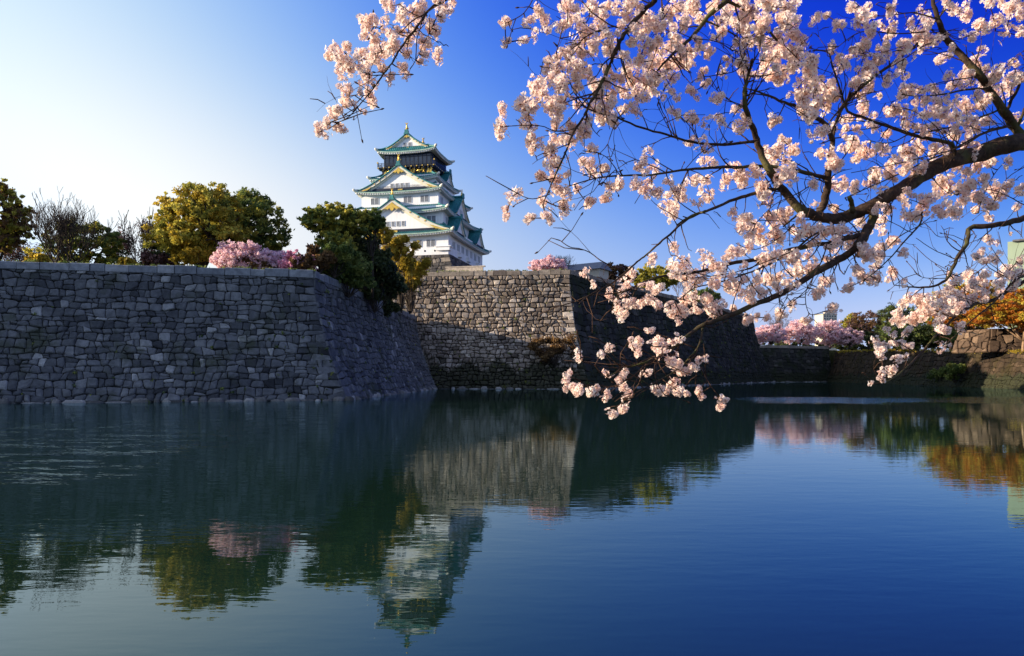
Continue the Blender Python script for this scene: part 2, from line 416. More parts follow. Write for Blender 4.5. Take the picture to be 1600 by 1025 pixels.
# left bastion
t11 = Vector((math.cos(R(13.5)), math.sin(R(13.5))))
LC = Vector((-29.7, 110.2))
LW = Wall([LC - t11*120, LC, (-25.6, 196)], 18.2, 6.3)
e_ = empty('stone_rampart', (LC.x, LC.y, 0), 'long blue grey dry stone bastion with a level top and a sharp sloping corner', 'rampart')
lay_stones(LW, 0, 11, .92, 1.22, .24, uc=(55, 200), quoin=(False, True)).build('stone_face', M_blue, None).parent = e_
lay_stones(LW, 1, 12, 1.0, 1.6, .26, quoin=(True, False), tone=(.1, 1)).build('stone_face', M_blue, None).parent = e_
coping(LW, [0, 1], 13, 1.15, 3.0).build('coping', M_cope, None).parent = e_
for k, (i, uc) in enumerate(((0, (60, 200)), (1, (-20, 200)))): footing(LW, i, 14+k, uc, 1.9).build('footing', M_foot, None).parent = e_
backing(LW, [0, 1], M_core, 'core', None).parent = e_
def unshift(root):
    for c in root.children: c.matrix_parent_inverse = Matrix.Translation(root.location).inverted()
unshift(e_)
# tall honmaru wall and its long dark side
QC, QE = Vector((15.4, 195)), Vector((114, 348))
QT = Vector((math.cos(R(-6)), math.sin(R(-6))))
QW = Wall([QC - QT*66, QC, QE, (30, 386)], 30.2, 8.2)
e_ = empty('stone_rampart', (QC.x, QC.y, 0), 'tallest honey coloured stone rampart below the castle running back as a long dark side', 'rampart')
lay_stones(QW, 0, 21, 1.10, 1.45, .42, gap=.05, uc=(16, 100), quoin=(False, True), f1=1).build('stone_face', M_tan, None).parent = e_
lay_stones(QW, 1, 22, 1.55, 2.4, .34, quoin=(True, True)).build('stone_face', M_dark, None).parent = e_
coping(QW, [0, 1], 23, 1.3, 3.2).build('coping', M_copet, None).parent = e_
for k, (i, uc) in enumerate(((0, (20, 100)), (1, (-20, 220)))): footing(QW, i, 24+k, uc, 2.4).build('footing', M_foot, None).parent = e_
backing(QW, [0, 1, 2], M_core, 'core', None).parent = e_
unshift(e_)
# lower wall under the far cherries
RW = Wall([(84, 351), (130.5, 357), (160, 372)], 16.6, 4.5)
e_ = empty('stone_rampart', (130.5, 357, 0), 'far dark stone wall with a sunlit rim under the row of pink cherries', 'rampart')
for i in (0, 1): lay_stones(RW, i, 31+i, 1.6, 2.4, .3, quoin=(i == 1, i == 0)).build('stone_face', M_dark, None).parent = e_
coping(RW, [0, 1], 33, 1.3, 4.5).build('coping', M_copet, None).parent = e_
footing(RW, 0, 34, (0, 200), 2.5).build('footing', M_foot, None).parent = e_
footing(RW, 1, 35, (0, 200), 2.5).build('footing', M_foot, None).parent = e_
backing(RW, [0, 1], M_core, 'core', None).parent = e_
unshift(e_)
# right bank wall, coming towards the camera
BP = [(161, 366), (150, 300), (137.6, 215), (126, 150), (118, 95)]
BW = Wall(BP, 12.5, 4.2, [15.0, 13.6, 10.4, 8.4, 7.0], 1.2)
e_ = empty('stone_rampart', (137.6, 215, 0), 'low mossy stone bank wall below the orange trees', 'rampart')
M_bank = stone_mat('shaded_bank_stone', [(0, (.014,.010,.007)), (.5, (.048,.033,.022)), (1, (.11,.075,.048))], (.040,.030,.012), .6, .46, 7)  # shade on this bank is put into the colour: darker, mossier stone
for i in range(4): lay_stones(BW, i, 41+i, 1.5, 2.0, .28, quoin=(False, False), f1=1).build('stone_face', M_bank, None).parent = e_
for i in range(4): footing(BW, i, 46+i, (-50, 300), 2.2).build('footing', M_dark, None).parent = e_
backing(BW, [0, 1, 2, 3], M_core, 'core', None).parent = e_
unshift(e_)
# ground behind the walls
def slab(name, pts, z0, mat):
    mb = MB(); n = len(pts); zs = [p[2] if len(p) > 2 else None for p in pts]
    vs = [(p[0], p[1], p[2]) for p in pts] + [(p[0], p[1], z0) for p in pts]
    mb.add(vs, [tuple(range(n))] + [(j, j+n, (j+1) % n+n, (j+1) % n) for j in range(n)])
    return tag(mb.build(name, mat), kind='structure')
def inset(w, i0, d): q = w.p[i0]; return q
zt = 18.4
slab('terrace_ground', [(*(LC - t11*118 - LW.n[0]*1.2), zt), (LC.x-1.4, LC.y+1.6, zt), (-27.4, 197, zt), (-160, 215, zt)], 0.1, M_grass)
slab('plateau_ground', [(-260, 216, 30.6), (*(QC - QT*64 - QW.n[0]*1.3), 30.6), (QC.x-1.2, QC.y+2, 30.6), (QE.x-2.5, QE.y, 30.6), (29, 384, 30.6), (-260, 425, 30.6)], 0.1, M_earth)
slab('far_ground', [(60, 356, 16.4), (130, 360.5, 16.4), (163, 376, 16.0), (400, 520, 16), (3000, 5000, 16), (-3000, 5000, 16), (-600, 432, 16), (60, 432, 16)], -1, M_grass)
slab('bank_ground', [(162.5, 372, 15.0), (151.2, 300, 13.6), (138.8, 215, 10.4), (127.2, 150, 8.4), (119.2, 95, 7.0), (420, 60, 8), (480, 500, 15.5)], -1, M_grass)
slab('near_bank_ground', [(-60, -6, 2.05), (-3, .6, 2.05), (3.4, 2.4, 2.05), (7.2, 7.5, 2.05), (30, 22, 2.05), (60, 24, 2.05), (60, -40, 2.05), (-60, -40, 2.05)], -1, M_grass)
# ---------------------------------------------------------------- castle keep (local x along the front, local y into depth, front at -y)
ZB = 30.0
KROT = R(-13)
keep = empty('castle_keep', (-29.95, 229.2, ZB), 'white castle keep with green copper roofs, gold gable ornaments and a black top storey', 'castle', rz=KROT)
pm = Mat('white_plaster'); pn = pm.noise(1.0, 6, pm.coord((1.6, 1.6, .16)), .7); pn2 = pm.noise(.35, 4)
pm.base(pm.mix(.5, pm.ramp(pn, [(.32, (.70, .685, .65)), (.55, (.85, .84, .815))]), pm.ramp(pn2, [(.3, (.78, .76, .73)), (.7, (.87, .865, .85))])), .85, .2); M_plaster = pm.m
kg = Mat('green_copper'); nzk = kg.noise(.5, 6, kg.coord((1, 1, .35)), .65)
kc = kg.ramp(nzk, [(.25, (.010, .085, .095)), (.5, (.024, .165, .165)), (.75, (.07, .29, .26))])
wv = kg.n('ShaderNodeTexNoise'); wv.inputs['Scale'].default_value = 3.5; wv.inputs['Detail'].default_value = 5
kg.l(kg.coord((1, 1, .4)), wv.inputs['Vector'])
kc = kg.mix(.55, kc, kg.ramp(wv.outputs[0], [(.3, (.5,.5,.5)), (.7, (1.5,1.5,1.5))]), 'MULTIPLY')
kg.base(kc, .5, .4); kg.bump(wv.outputs[0], .35, .15); M_green = kg.m
M_edge = simple('pale_copper_edge', (.30, .42, .34), .6, .3, 1.5, .1)
M_cream = simple('cream_eave', (.70, .66, .54), .8, .1, 1.2, .1)
M_gold = simple('gold_leaf', (.80, .50, .10), .33, .25, 2.5, .3, .5, .75)
M_black = simple('black_lacquer', (.008, .009, .013), .45, .3, 1, .1, .4)
M_navy = simple('dark_gable_base', (.012, .02, .04), .7, .3, 1, .1)
M_win = simple('window_lattice', (.07, .085, .11), .5, .3, 2, .1)
M_winf = simple('window_frame_plaster', (.62, .63, .64), .8, .08, 2, .05)
M_glass = simple('dark_glass', (.02, .03, .05), .12, .3, .5, 0, .6)
M_kstone = stone_mat('keep_base_stone', [(0, (.04,.038,.04)), (.5, (.10,.092,.085)), (1, (.22,.19,.16))], None, .5)
M_pale = stone_mat('pale_cut_stone', [(0, (.32,.27,.22)), (1, (.5,.43,.36))], None, .3)
def KZ(z): return z - ZB
# stone base: four battered faces of fitted stones
def kwall():
    t, b = 37.6, ZB - 1.0; H = t - b
    pts = [(-17.0, 18.6), (-17.0, -18.6), (17.0, -18.6), (17.0, 18.6)]
    w = Wall(pts, H, 3.2, None, 1.3); return w, b
w_, b_ = kwall()
mbs = MB()
for i in (0, 1, 2):
    m_ = lay_stones(w_, i, 51+i, 1.0, 1.5, .18, quoin=(True, True))
    k0 = len(mbs.r); mbs.add(m_.v, m_.f); mbs.r[k0:] = m_.r
o = mbs.build('stone_base', M_kstone, keep); o.location.z = KZ(b_)
o = backing(w_, [0, 1, 2], M_core, 'base_core', keep); o.location.z = KZ(b_)
mb = MB(); mb.box(-17, 17, -18.6, 18.6, KZ(37.2), KZ(37.62)); mb.build('base_top', M_core, keep)
def storey(name, U, V, z0, z1, mat):
    mb = MB(); mb.box(-U, U, -V, V, KZ(z0), KZ(z1)); return mb.build(name, mat, keep)
ST = [storey('storey', 16.5, 18.2, 37.6, 45.6, M_plaster), storey('storey', 14.3, 16.0, 45.6, 52.2, M_plaster),
      storey('storey', 12.0, 13.6, 52.2, 59.2, M_plaster), storey('storey', 9.6, 9.4, 59.2, 63.2, M_plaster)]
black = storey('top_storey', 8.0, 7.6, 63.2, 66.2, M_black); black['label'] = 'black lacquered lower band with gold animals'
glassed = storey('top_storey', 7.6, 7.1, 66.2, 71.9, M_black); glassed['label'] = 'black glazed lookout storey under the top roof'
# --- windows: framed lattice, proto copied
def win_proto(w, h):
    f = MB(); t = .10
    for (x0, x1, z0, z1) in ((-w/2-t, -w/2, -h/2-t, h/2+t), (w/2, w/2+t, -h/2-t, h/2+t), (-w/2, w/2, h/2, h/2+t), (-w/2, w/2, -h/2-t, -h/2)):
        f.box(x0, x1, -.10, .05, z0, z1)
    p = MB(); p.box(-w/2, w/2, -.02, .04, -h/2, h/2)
    n = 4
    f2 = MB()
    for k in range(1, n):
        x = -w/2 + w*k/n; f2.box(x-.03, x+.03, -.07, -.021, -h/2, h/2)
    f.add(f2.v, f2.f)
    return f.mesh('window', M_winf), p.mesh('lattice', M_win)
WP = {}
def window(st, w, h, x, y, z, face):
    k = (w, h)
    if k not in WP: WP[k] = win_proto(w, h)
    o = link('window', WP[k][0], st); o.location = (x, y, KZ(z))
    o.rotation_euler = (0, 0, {'f': 0, 'r': R(90), 'b': R(180), 'l': R(-90)}[face])
    p = link('lattice', WP[k][1], keep)          # the dark lattice sits in the same opening
    p.parent = st; p.location = o.location; p.rotation_euler = o.rotation_euler
for x in (2.9, 4.2, 6.5, 8.0, 10.6, 12.0):
    for s in (-1, 1): window(ST[0], 1.05, 1.9, x*s, -18.2, 41.0, 'f')
for y in (-14, -12.6, -9.5, -8.1, -5, -3.6, -.5, .9, 4, 5.4, 8.5, 9.9, 13, 14.4): window(ST[0], 1.0, 1.9, 16.5, y, 41.0, 'r')
for x in (10.0, 11.4):
    for s in (-1, 1): window(ST[1], 1.05, 1.8, x*s, -16.0, 48.3, 'f')
for y in (-13.4, -12.0, -2.5, -1.1, 1.6, 3.0, 12.2, 13.6): window(ST[1], 1.0, 1.8, 14.3, y, 48.3, 'r')
for x in (1.9, 3.2, 7.1, 8.4):
    for s in (-1, 1): window(ST[2], 1.05, 1.8, x*s, -13.6, 54.9, 'f')
for y in (-11.4, -10.0, 10.0, 11.4): window(ST[2], 1.0, 1.8, 12.0, y, 54.9, 'r')
# small loopholes low on the first storey
for x in (-5.6, -3.0, 4.0, 6.0, 9.5, 12.5):
    mb = MB(); mb.box(x-.2, x+.2, -18.26, -18.15, KZ(38.6), KZ(39.1)); mb.build('loophole', M_black, ST[0])
def ledge(x0, x1, y0, y1, z):
    mb = MB(); mb.box(x0, x1, y0, y1, KZ(z), KZ(z+.28)); mb.box(x0*.5+x1*.5-(x1-x0)*.42, x0*.5+x1*.5+(x1-x0)*.42, y0*.5+y1*.5-(y1-y0)*.42, y0*.5+y1*.5+(y1-y0)*.42, KZ(z-1.0), KZ(z))
    return mb.build('drop_ledge', M_plaster, ST[0])
ledge(12.6, 17.4, -19.0, -16.4, 39.8)
for y in (-8, 1, 12): ledge(16.2, 17.4, y-1.5, y+1.5, 39.3)
# --- roofs
def skirt(Uo, Vo, Zo, Ui, Vi, Zi, lift=.75):
    """hipped skirt roof with lifted corners: green cover, edge, white underside with rafters, hip ridges"""
    S, T = 20, 6
    g = MB(); g.smooth = True; ed = MB(); un = MB(); rf = MB(); hps = []
    def pt(side, s, t, dz=0, ins=0):
        U, V = Uo-ins+(Ui-Uo)*t, Vo-ins+(Vi-Vo)*t
        z = Zo + (Zi-Zo)*(.62*t+.38*t*t) + lift*abs(s)**4*(1-t)**1.5 + dz
        x, y = {'f': (s*U, -V), 'r': (U, s*V), 'b': (-s*U, V), 'l': (-U, -s*V)}[side]
        return (x, y, KZ(z))
    for sd in 'frbl':
        vs = [pt(sd, -1+2*i/S, j/T) for j in range(T+1) for i in range(S+1)]
        g.add(vs, [(j*(S+1)+i, j*(S+1)+i+1, (j+1)*(S+1)+i+1, (j+1)*(S+1)+i) for j in range(T) for i in range(S)])
        # tile rolls running down the slope
        Ls = Uo if sd in 'fb' else Vo; nr = int(Ls*2/.62)
        for k in range(1, nr):
            s = -1+2*k/nr; ps = []
            for j in range(T+1):
                t = j/T; U, V = Uo+(Ui-Uo)*t, Vo+(Vi-Vo)*t
                a = s*(Uo if sd in 'fb' else Vo); lim = (U if sd in 'fb' else V)
                if abs(a) > lim: break
                ps.append(pt(sd, a/lim, t, .05))
            if len(ps) > 1: g.tube(ps, .085, 4, False)
        for i in range(S):
            s0, s1 = -1+2*i/S, -1+2*(i+1)/S
            ed.quad(pt(sd, s0, 0), pt(sd, s0, 0, -.34), pt(sd, s1, 0, -.34), pt(sd, s1, 0))
            un.quad(pt(sd, s0, 0, -.34), pt(sd, s0, 0, -.34, .22), pt(sd, s1, 0, -.34, .22), pt(sd, s1, 0, -.34))
            un.quad(pt(sd, s0, 0, -.34, .22), pt(sd, s0, 0, -.80, .30), pt(sd, s1, 0, -.80, .30), pt(sd, s1, 0, -.34, .22))
            un.quad(pt(sd, s0, 0, -.80, .30), pt(sd, s0, .85, -.9-(Zi-Zo)*.55), pt(sd, s1, .85, -.9-(Zi-Zo)*.55), pt(sd, s1, 0, -.80, .30))
        nr = int(Ls*2/.75)
        for k in range(nr):
            s = -1+2*(k+.5)/nr
            a, b = Vector(pt(sd, s, 0, -.56, .12)), Vector(pt(sd, s, 0, -.62, 1.4)); rf.bar(a, b, .26, .30)
    for sx in (-1, 1):
        for sy in (-1, 1):
            ps = []
            for j in range(T+1):
                t = j/T; z = Zo+(Zi-Zo)*(.62*t+.38*t*t)+lift*(1-t)**1.5
                ps.append((sx*(Uo+(Ui-Uo)*t), sy*(Vo+(Vi-Vo)*t), KZ(z+.16)))
            hp = MB(); hps.append(hp); hp.tube(ps, .30, 6)
            d = Vector((sx*.7, sy*.7, .28)); a = Vector(ps[0]); hp.cur = 1
            hp.tube([a-d*.9, a+d*.25, a+d*.6+Vector((0, 0, .12))], [.40, .42, .22], 6)
            hp.cur = 0
    r = g.build('roof', M_green, keep)
    ed.build('eave_edge', M_edge, r); un.build('eave_underside', M_cream, r); rf.build('rafter_ends', M_winf, r); [h_.build('hip_ridge', [M_green, M_cream], r) for h_ in hps]
    return r
skirt(18.5, 20.2, 43.7, 14.3, 16.0, 46.9)
skirt(16.2, 18.0, 50.6, 12.0, 13.6, 53.2)
skirt(13.5, 15.2, 57.2, 9.6, 9.4, 60.6)
skirt(11.0, 10.7, 62.1, 8.0, 7.6, 64.2, .6)
skirt(9.4, 8.6, 70.9, 6.5, 7.4, 72.5, .8)
def shachi(parent, loc, h=2.3, ang=0):
    """gold fish ridge ornament: body rising from a head, tail fanned up, fins"""
    mb = MB(); mb.smooth = True
    pts = [(0, -.42, .15), (0, -.12, .30), (0, .12, .62), (0, .10, 1.1), (0, -.06, 1.55), (0, -.10, 1.9)]
    mb.tube(pts, [.20, .42, .40, .30, .19, .10], 8)
    mb.smooth = False
    for s in (-1, 1):
        mb.add([(0, -.08, 1.7), (s*.12, .05, 2.25), (s*.48, -.2, 2.45), (s*.30, -.12, 1.95), (0, -.16, 2.1)], [(0, 1, 2, 3), (0, 3, 2, 4)])
        mb.add([(s*.3, .1, .5), (s*.72, .2, .9), (s*.32, .2, .95)], [(0, 1, 2)])
    mb.box(-.42, .42, -.5, .5, -.15, .22)
    k = h/2.45
    mb.v = [(x*k, y*k, z*k) for x, y, z in mb.v]
    o = mb.build('ridge_fish', M_gold, parent); o.location = loc; o.rotation_euler = (0, 0, ang); return o
def gable(name, d, cx, cy, za, zb, w, L, setb=.9, wins=0, winz=0, orn=True, fish=2.0, board=.75, fullback=False, gold=True):
    """gabled dormer: d = facing ('f' or 'r'); (cx,cy) = middle of its front roof edge; slopes run back L"""
    root = MB(); root.smooth = True
    if d == 'f': X, Yb = Vector((1, 0, 0)), Vector((0, 1, 0))
    else: X, Yb = Vector((0, 1, 0)), Vector((-1, 0, 0))
    O = Vector((cx, cy, 0)); n = 10
    def prof(s): return za - (za-zb)*(1-(1-abs(s))**1.32)
    def P(s, y, dz=0): return O + X*(s*w) + Yb*y + Vector((0, 0, KZ(prof(s)+dz)))
    T = 8
    for sg in (-1, 1):
        vs = [P(sg*i/n, L*j/T) for j in range(T+1) for i in range(n+1)]
        root.add(vs, [(j*(n+1)+i, j*(n+1)+i+1, (j+1)*(n+1)+i+1, (j+1)*(n+1)+i) for j in range(T) for i in range(n)])
        for j in range(1, int(L/.62)):
            root.tube([P(sg*i/n, j*.62, .05) for i in range(n+1)], .085, 4, False)
        # verge rolls at the front edge
        root.tube([P(sg*i/n, .12, .12) for i in range(n+1)], .22, 5); root.tube([P(sg*i/n, .62, .10) for i in range(n+1)], .17, 5)
    ridge = [P(0, -.1, .25), P(0, L, .25)]
    root.tube(ridge, .36, 6)
    r = root.build('gable_roof', M_green, keep)
    # gable wall
    gw = MB(); vs = [P(-1+i/n, setb, -.25) for i in range(2*n+1)]
    base = [O + X*(-w*.97) + Yb*setb + Vector((0, 0, KZ(zb-.7))), O + X*(w*.97) + Yb*setb + Vector((0, 0, KZ(zb-.7)))]
    for i in range(2*n):
        a, b = vs[i], vs[i+1]
        gw.quad(Vector((a.x, a.y, KZ(zb-.7))), Vector((b.x, b.y, KZ(zb-.7))), b, a)
    g = gw.build('gable_wall', M_plaster, keep)
    # barge boards following the verge
    bb = MB()
    for sg in (-1, 1):
        for i in range(n):
            s0, s1 = sg*i/n, sg*(i+1)/n
            h0, h1 = board*(1+.15*(i/n)), board*(1+.15*((i+1)/n))
            for y, z0, z1, in ((.10, -.08, 1.0), (.34, 1.0, 1.0)):
                pass
            a0, a1, b0, b1 = P(s0, .15, -.06), P(s1, .15, -.06), P(s0, .15, -.06-h0), P(s1, .15, -.06-h1)
            c0, c1, d0, d1 = P(s0, setb-.02, -.06), P(s1, setb-.02, -.06), P(s0, setb-.02, -.06-h0), P(s1, setb-.02, -.06-h1)
            bb.quad(a0, b0, b1, a1); bb.quad(b0, d0, d1, b1)
            e0, e1 = P(s0, setb-.3, -.06-h0), P(s1, setb-.3, -.06-h1); f0, f1 = P(s0, setb-.3, -.06-h0*1.75), P(s1, setb-.3, -.06-h1*1.75)
            bb.quad(e0, f0, f1, e1); bb.quad(f0, P(s0, setb, -.06-h0*1.75), P(s1, setb, -.06-h1*1.75), f1)
    bb.build('barge_board', M_cream, r)
    # dark base band and gold
    nb = MB(); c = O + Yb*(setb-.18); nb.obox(c + Vector((0, 0, KZ(zb-.15))), X*(w*.80), Yb*.12, Vector((0, 0, min(.62, w*.06)))); nb.build('base_band', M_navy, g)
    if gold:
        go = MB(); k = w/20
        y = .05
        def poly(pts, yy=y, th=.10):
            q = [O + X*px + Yb*yy + Vector((0, 0, KZ(pz))) for px, pz in pts]; q2 = [p + Yb*th for p in q]; m = len(q)
            go.add(q+q2, [tuple(range(m)), tuple(range(m, 2*m))[::-1]] + [(j, j+m, (j+1) % m+m, (j+1) % m) for j in range(m)])
        # apex spray hanging under the peak
        tz = za - 1.1*k
        go.smooth = False
        poly([(0, tz), (.8*k, tz-.75*k), (2.0*k, tz-1.45*k), (3.0*k, tz-2.3*k), (2.1*k, tz-2.05*k), (1.5*k, tz-2.5*k), (.9*k, tz-1.8*k), (.45*k, tz-2.6*k), (0, tz-2.9*k),
              (-.45*k, tz-2.6*k), (-.9*k, tz-1.8*k), (-1.5*k, tz-2.5*k), (-2.1*k, tz-2.05*k), (-3.0*k, tz-2.3*k), (-2.0*k, tz-1.45*k), (-.8*k, tz-.75*k)])
        for sg in (-1, 1):   # foot sprays and studs along the board
            f = lambda s, dz: (sg*s*w, prof(s)+dz)
            go.build('gold_ornament', M_gold, g); go = MB()
            poly([f(.66, -1.0*k), f(.74, -.75*k), f(.82, -.65*k), f(.90, -.5*k), f(.96, -.42*k), f(.93, -.9*k), f(.88, -1.15*k), f(.82, -1.1*k), f(.76, -1.5*k), f(.70, -1.35*k)])
            for s in (.32, .46, .58):
                go_c = O + X*(sg*s*w) + Yb*.08 + Vector((0, 0, KZ(prof(s)-.06-board*.5))); rr = .16*k+.05
                go.obox(go_c, X*rr, Yb*.06, Vector((0, 0, rr)))
        go.obox(O + Yb*(setb-.42) + X*(.6*k) + Vector((0, 0, KZ(zb-.15))), X*1.1*k, Yb*.06, Vector((0, 0, .32*k)))
        go.build('gold_ornament', M_gold, g)
    if wins:
        for j in range(wins):
            x = (j-(wins-1)/2)*1.55
            kk = (.85, 1.35)
            if kk not in WP: WP[kk] = win_proto(*kk)
            for nm, me in (('window', WP[kk][0]), ('lattice', WP[kk][1])):
                o = link(nm, me, g); p = O + X*x + Yb*(setb-.01); o.location = (p.x, p.y, KZ(winz)); o.rotation_euler = (0, 0, 0 if d == 'f' else R(90))
    if orn:
        ob = MB(); p = P(0, -.05, .55); ob.obox(p, X*.55, Yb*.22, Vector((0, 0, .55))); ob.obox(p+Vector((0,0,-.6)), X*.8, Yb*.2, Vector((0, 0, .25)))
        ob.build('ridge_end_tile', M_green, r)
    if fish: shachi(r, tuple(P(0, .35, .75)), fish, 0 if d == 'f' else R(90))
    return r, g
gable('lower', 'f', 0, -19.6, 53.9, 44.8, 17.3, 14, 1.1, 5, 46.9, fish=2.4, board=.85)
gable('upper', 'f', 0, -14.6, 65.0, 58.0, 12.9, 8, 1.0, 4, 59.1, fish=2.5, board=.75)
r5, g5 = gable('top', 'f', 0, -8.0, 76.3, 72.2, 6.7, 15.6, .8, 2, 73.0, fish=2.6, board=.45)
shachi(r5, (0, 6.6, KZ(77.0)), 2.6, R(180))
mb = MB()      # far end wall of the top roof
for i in range(10):
    f = lambda s: 76.3-(4.1)*(1-(1-abs(s))**1.32)-.2
    s0, s1 = -1+i/5, -1+(i+1)/5
    mb.quad((s1*6.6, 7.1, KZ(71.7)), (s0*6.6, 7.1, KZ(71.7)), (s0*6.6, 7.1, KZ(f(s0))), (s1*6.6, 7.1, KZ(f(s1))))
mb.build('gable_wall', M_plaster, keep)
gable('side', 'r', 15.9, -1.8, 57.6, 51.3, 7.4, 5.5, .7, 2, 52.9, fish=1.7, board=.5)
gable('side', 'r', 18.2, -11.0, 49.3, 44.7, 4.6, 5, .6, 0, 0, fish=0, board=.4, gold=False)
gable('side', 'r', 18.2, 10.0, 49.3, 44.7, 4.6, 5, .6, 0, 0, fish=0, board=.4, gold=False)
gable('side', 'r', 10.9, 1.0, 66.0, 62.6, 3.6, 3.5, .5, 0, 0, fish=0, board=.35, gold=False)
# --- lookout storey: glazing, posts, balcony, gold reliefs
for (face, half, off) in (('f', 7.6, -7.1), ('r', 7.1, 7.6)):
    gl = MB(); fr = MB(); n = 11
    for k in range(n):
        a, b = -half+.25+(2*half-.5)*k/n, -half+.25+(2*half-.5)*(k+1)/n
        if face == 'f':
            gl.box(a+.12, b-.12, off-.05, off+.05, KZ(66.9), KZ(69.3)); gl.box(a+.12, b-.12, off-.05, off+.05, KZ(69.55), KZ(70.4))
            fr.box(a-.07, a+.07, off-.16, off-.02, KZ(66.4), KZ(70.9))
        else:
            gl.box(off-.05, off+.05, a+.12, b-.12, KZ(66.9), KZ(69.3)); gl.box(off-.05, off+.05, a+.12, b-.12, KZ(69.55), KZ(70.4))
            fr.box(off+.02, off+.16, a-.07, a+.07, KZ(66.4), KZ(70.9))
    gl.build('glazing', M_glass, glassed); fr.build('post', M_navy, glassed)
bal = MB(); bal.box(-9.1, 9.1, -8.7, 8.7, KZ(66.0), KZ(66.3)); balc = bal.build('balcony', M_black, keep)
rl = MB()
for z in (66.75, 67.1, 67.5):
    for a, b in (((-9, -8.6), (9, -8.6)), ((9, -8.6), (9, 8.6)), ((9, 8.6), (-9, 8.6)), ((-9, 8.6), (-9, -8.6))):
        rl.bar((*a, KZ(z)), (*b, KZ(z)), .10, .12)
for k in range(15):
    x = -9+18*k/14; rl.box(x-.07, x+.07, -8.68, -8.54, KZ(66.3), KZ(67.6))
    y = -8.6+17.2*k/14; rl.box(8.94, 9.08, y-.07, y+.07, KZ(66.3), KZ(67.6))
rl.build('railing', M_navy, balc)
st_ = MB()
for k in range(11):
    x = -8.8+17.6*k/10; st_.box(x-.16, x+.16, -8.82, -8.69, KZ(65.98), KZ(66.32))
    y = -8.4+16.8*k/10; st_.box(9.09, 9.22, y-.16, y+.16, KZ(65.98), KZ(66.32))
for x in (-9, 9): st_.box(x-.2, x+.2, -8.8, -8.4, KZ(67.55), KZ(67.95))
st_.build('gold_fitting', M_gold, balc)
for k in range(13):      # bracket blocks under the balcony
    x = -8.4+16.8*k/12; br = MB(); br.box(x-.2, x+.2, -8.6, -7.55, KZ(65.5), KZ(65.99)); br.build('bracket', M_navy, balc)
    y = -8+16*k/12; br = MB(); br.box(7.95, 9.0, y-.2, y+.2, KZ(65.5), KZ(65.99)); br.build('bracket', M_navy, balc)
def relief(x, z, s, flip, face):
    """crouching gold animal in low relief: body, haunch, head, legs, tail"""
    mb = MB(); mb.smooth = True
    g = lambda px, pz: ((x + flip*px*s, -7.66, KZ(z+pz*s)) if face == 'f' else (8.06, x + flip*px*s, KZ(z+pz*s)))
    mb.tube([g(-1, .1), g(-.55, .35), g(0, .28), g(.6, .42), g(.95, .62)], [.26*s, .40*s, .32*s, .36*s, .20*s], 7)
    mb.tube([g(.85, .5), g(1.15, .52), g(1.42, .40)], [.24*s, .27*s, .14*s], 7)
    for a, b, c in (((-.75, .2), (-.55, -.25), (-.95, -.5)), ((-.4, .1), (-.1, -.3), (-.4, -.52)), ((.6, .3), (.8, -.15), (.55, -.5)), ((.85, .3), (1.2, -.1), (1.35, -.45))):
        mb.tube([g(*a), g(*b), g(*c)], [.2*s, .13*s, .1*s], 6)
    mb.tube([g(-1, .15), g(-1.35, .5), g(-1.1, .95), g(-1.35, 1.2)], [.1*s, .09*s, .08*s, .06*s], 5)
    mb.build('gold_relief', M_gold, black)
relief(4.3, 64.7, 1.05, 1, 'f'); relief(-5.2, 64.7, 1.05, -1, 'f'); relief(-4, 64.7, 1.0, 1, 'r'); relief(4, 64.7, 1.0, -1, 'r')
gd = MB()
for k in range(17):
    x = -7.7+15.4*k/16
    gd.obox((x, -7.66, KZ(65.75)), (.14, 0, .14), (0, .05, 0), (-.14, 0, .14))
for x in (6.8, 7.6, -6.9, 2.2, 1.4):
    for dz in (0, .45, -.4): gd.obox((x+dz*.4, -7.66, KZ(64.9+dz)), (.26, 0, .12), (0, .05, 0), (-.10, 0, .22))
gd.build('gold_fitting', M_gold, black)
# pale cut-stone wall at the foot of the keep and its little stair post
cw = empty('parapet', (-24, 205, 30.6), 'low pale stone parapet at the foot of the castle base', 'parapet', rz=KROT)
mb = MB(); mb.box(6.5, 17.0, -2.2, -1.5, 0, 2.3); mb.rv = .6; mb.build('parapet_wall', M_pale, cw)
mb = MB(); mb.box(6.4, 17.6, -2.3, -1.4, 2.3, 2.6); mb.rv = .8; mb.build('parapet_coping', M_pale, cw)
# ---------------------------------------------------------------- trees
M_bark = bark_mat('bark', (.025, .018, .014), (.085, .065, .05), 3)
M_barkp = bark_mat('grey_bark', (.06, .045, .04), (.16, .12, .10), 3)
M_camph = leaf_mat('camphor_leaves', (.14, .15, .025), (.40, .36, .055), (.68, .56, .09), .5)
M_green2 = leaf_mat('evergreen_leaves', (.05, .08, .025), (.15, .20, .045), (.33, .34, .08), .48)
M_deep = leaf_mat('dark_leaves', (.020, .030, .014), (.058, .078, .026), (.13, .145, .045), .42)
M_gold_l = leaf_mat('golden_leaves', (.20, .15, .018), (.46, .33, .035), (.68, .50, .07), .5)
M_rust = leaf_mat('rust_leaves', (.30, .09, .015), (.58, .20, .025), (.74, .36, .05), .5)
M_pink = leaf_mat('pale_pink_blossom', (.68, .42, .44), (.88, .62, .63), (.96, .80, .79), .45)
M_rose = leaf_mat('deep_pink_blossom', (.60, .20, .32), (.82, .38, .50), (.92, .58, .66), .45)
M_lil = leaf_mat('lilac_blossom', (.62, .40, .48), (.84, .60, .68), (.94, .78, .82), .45)
M_redtw = leaf_mat('reddish_buds', (.07, .035, .035), (.15, .08, .075), (.26, .15, .14), .25)
M_brown_l = leaf_mat('brown_leaves', (.055, .032, .018), (.16, .09, .035), (.32, .18, .06), .4)

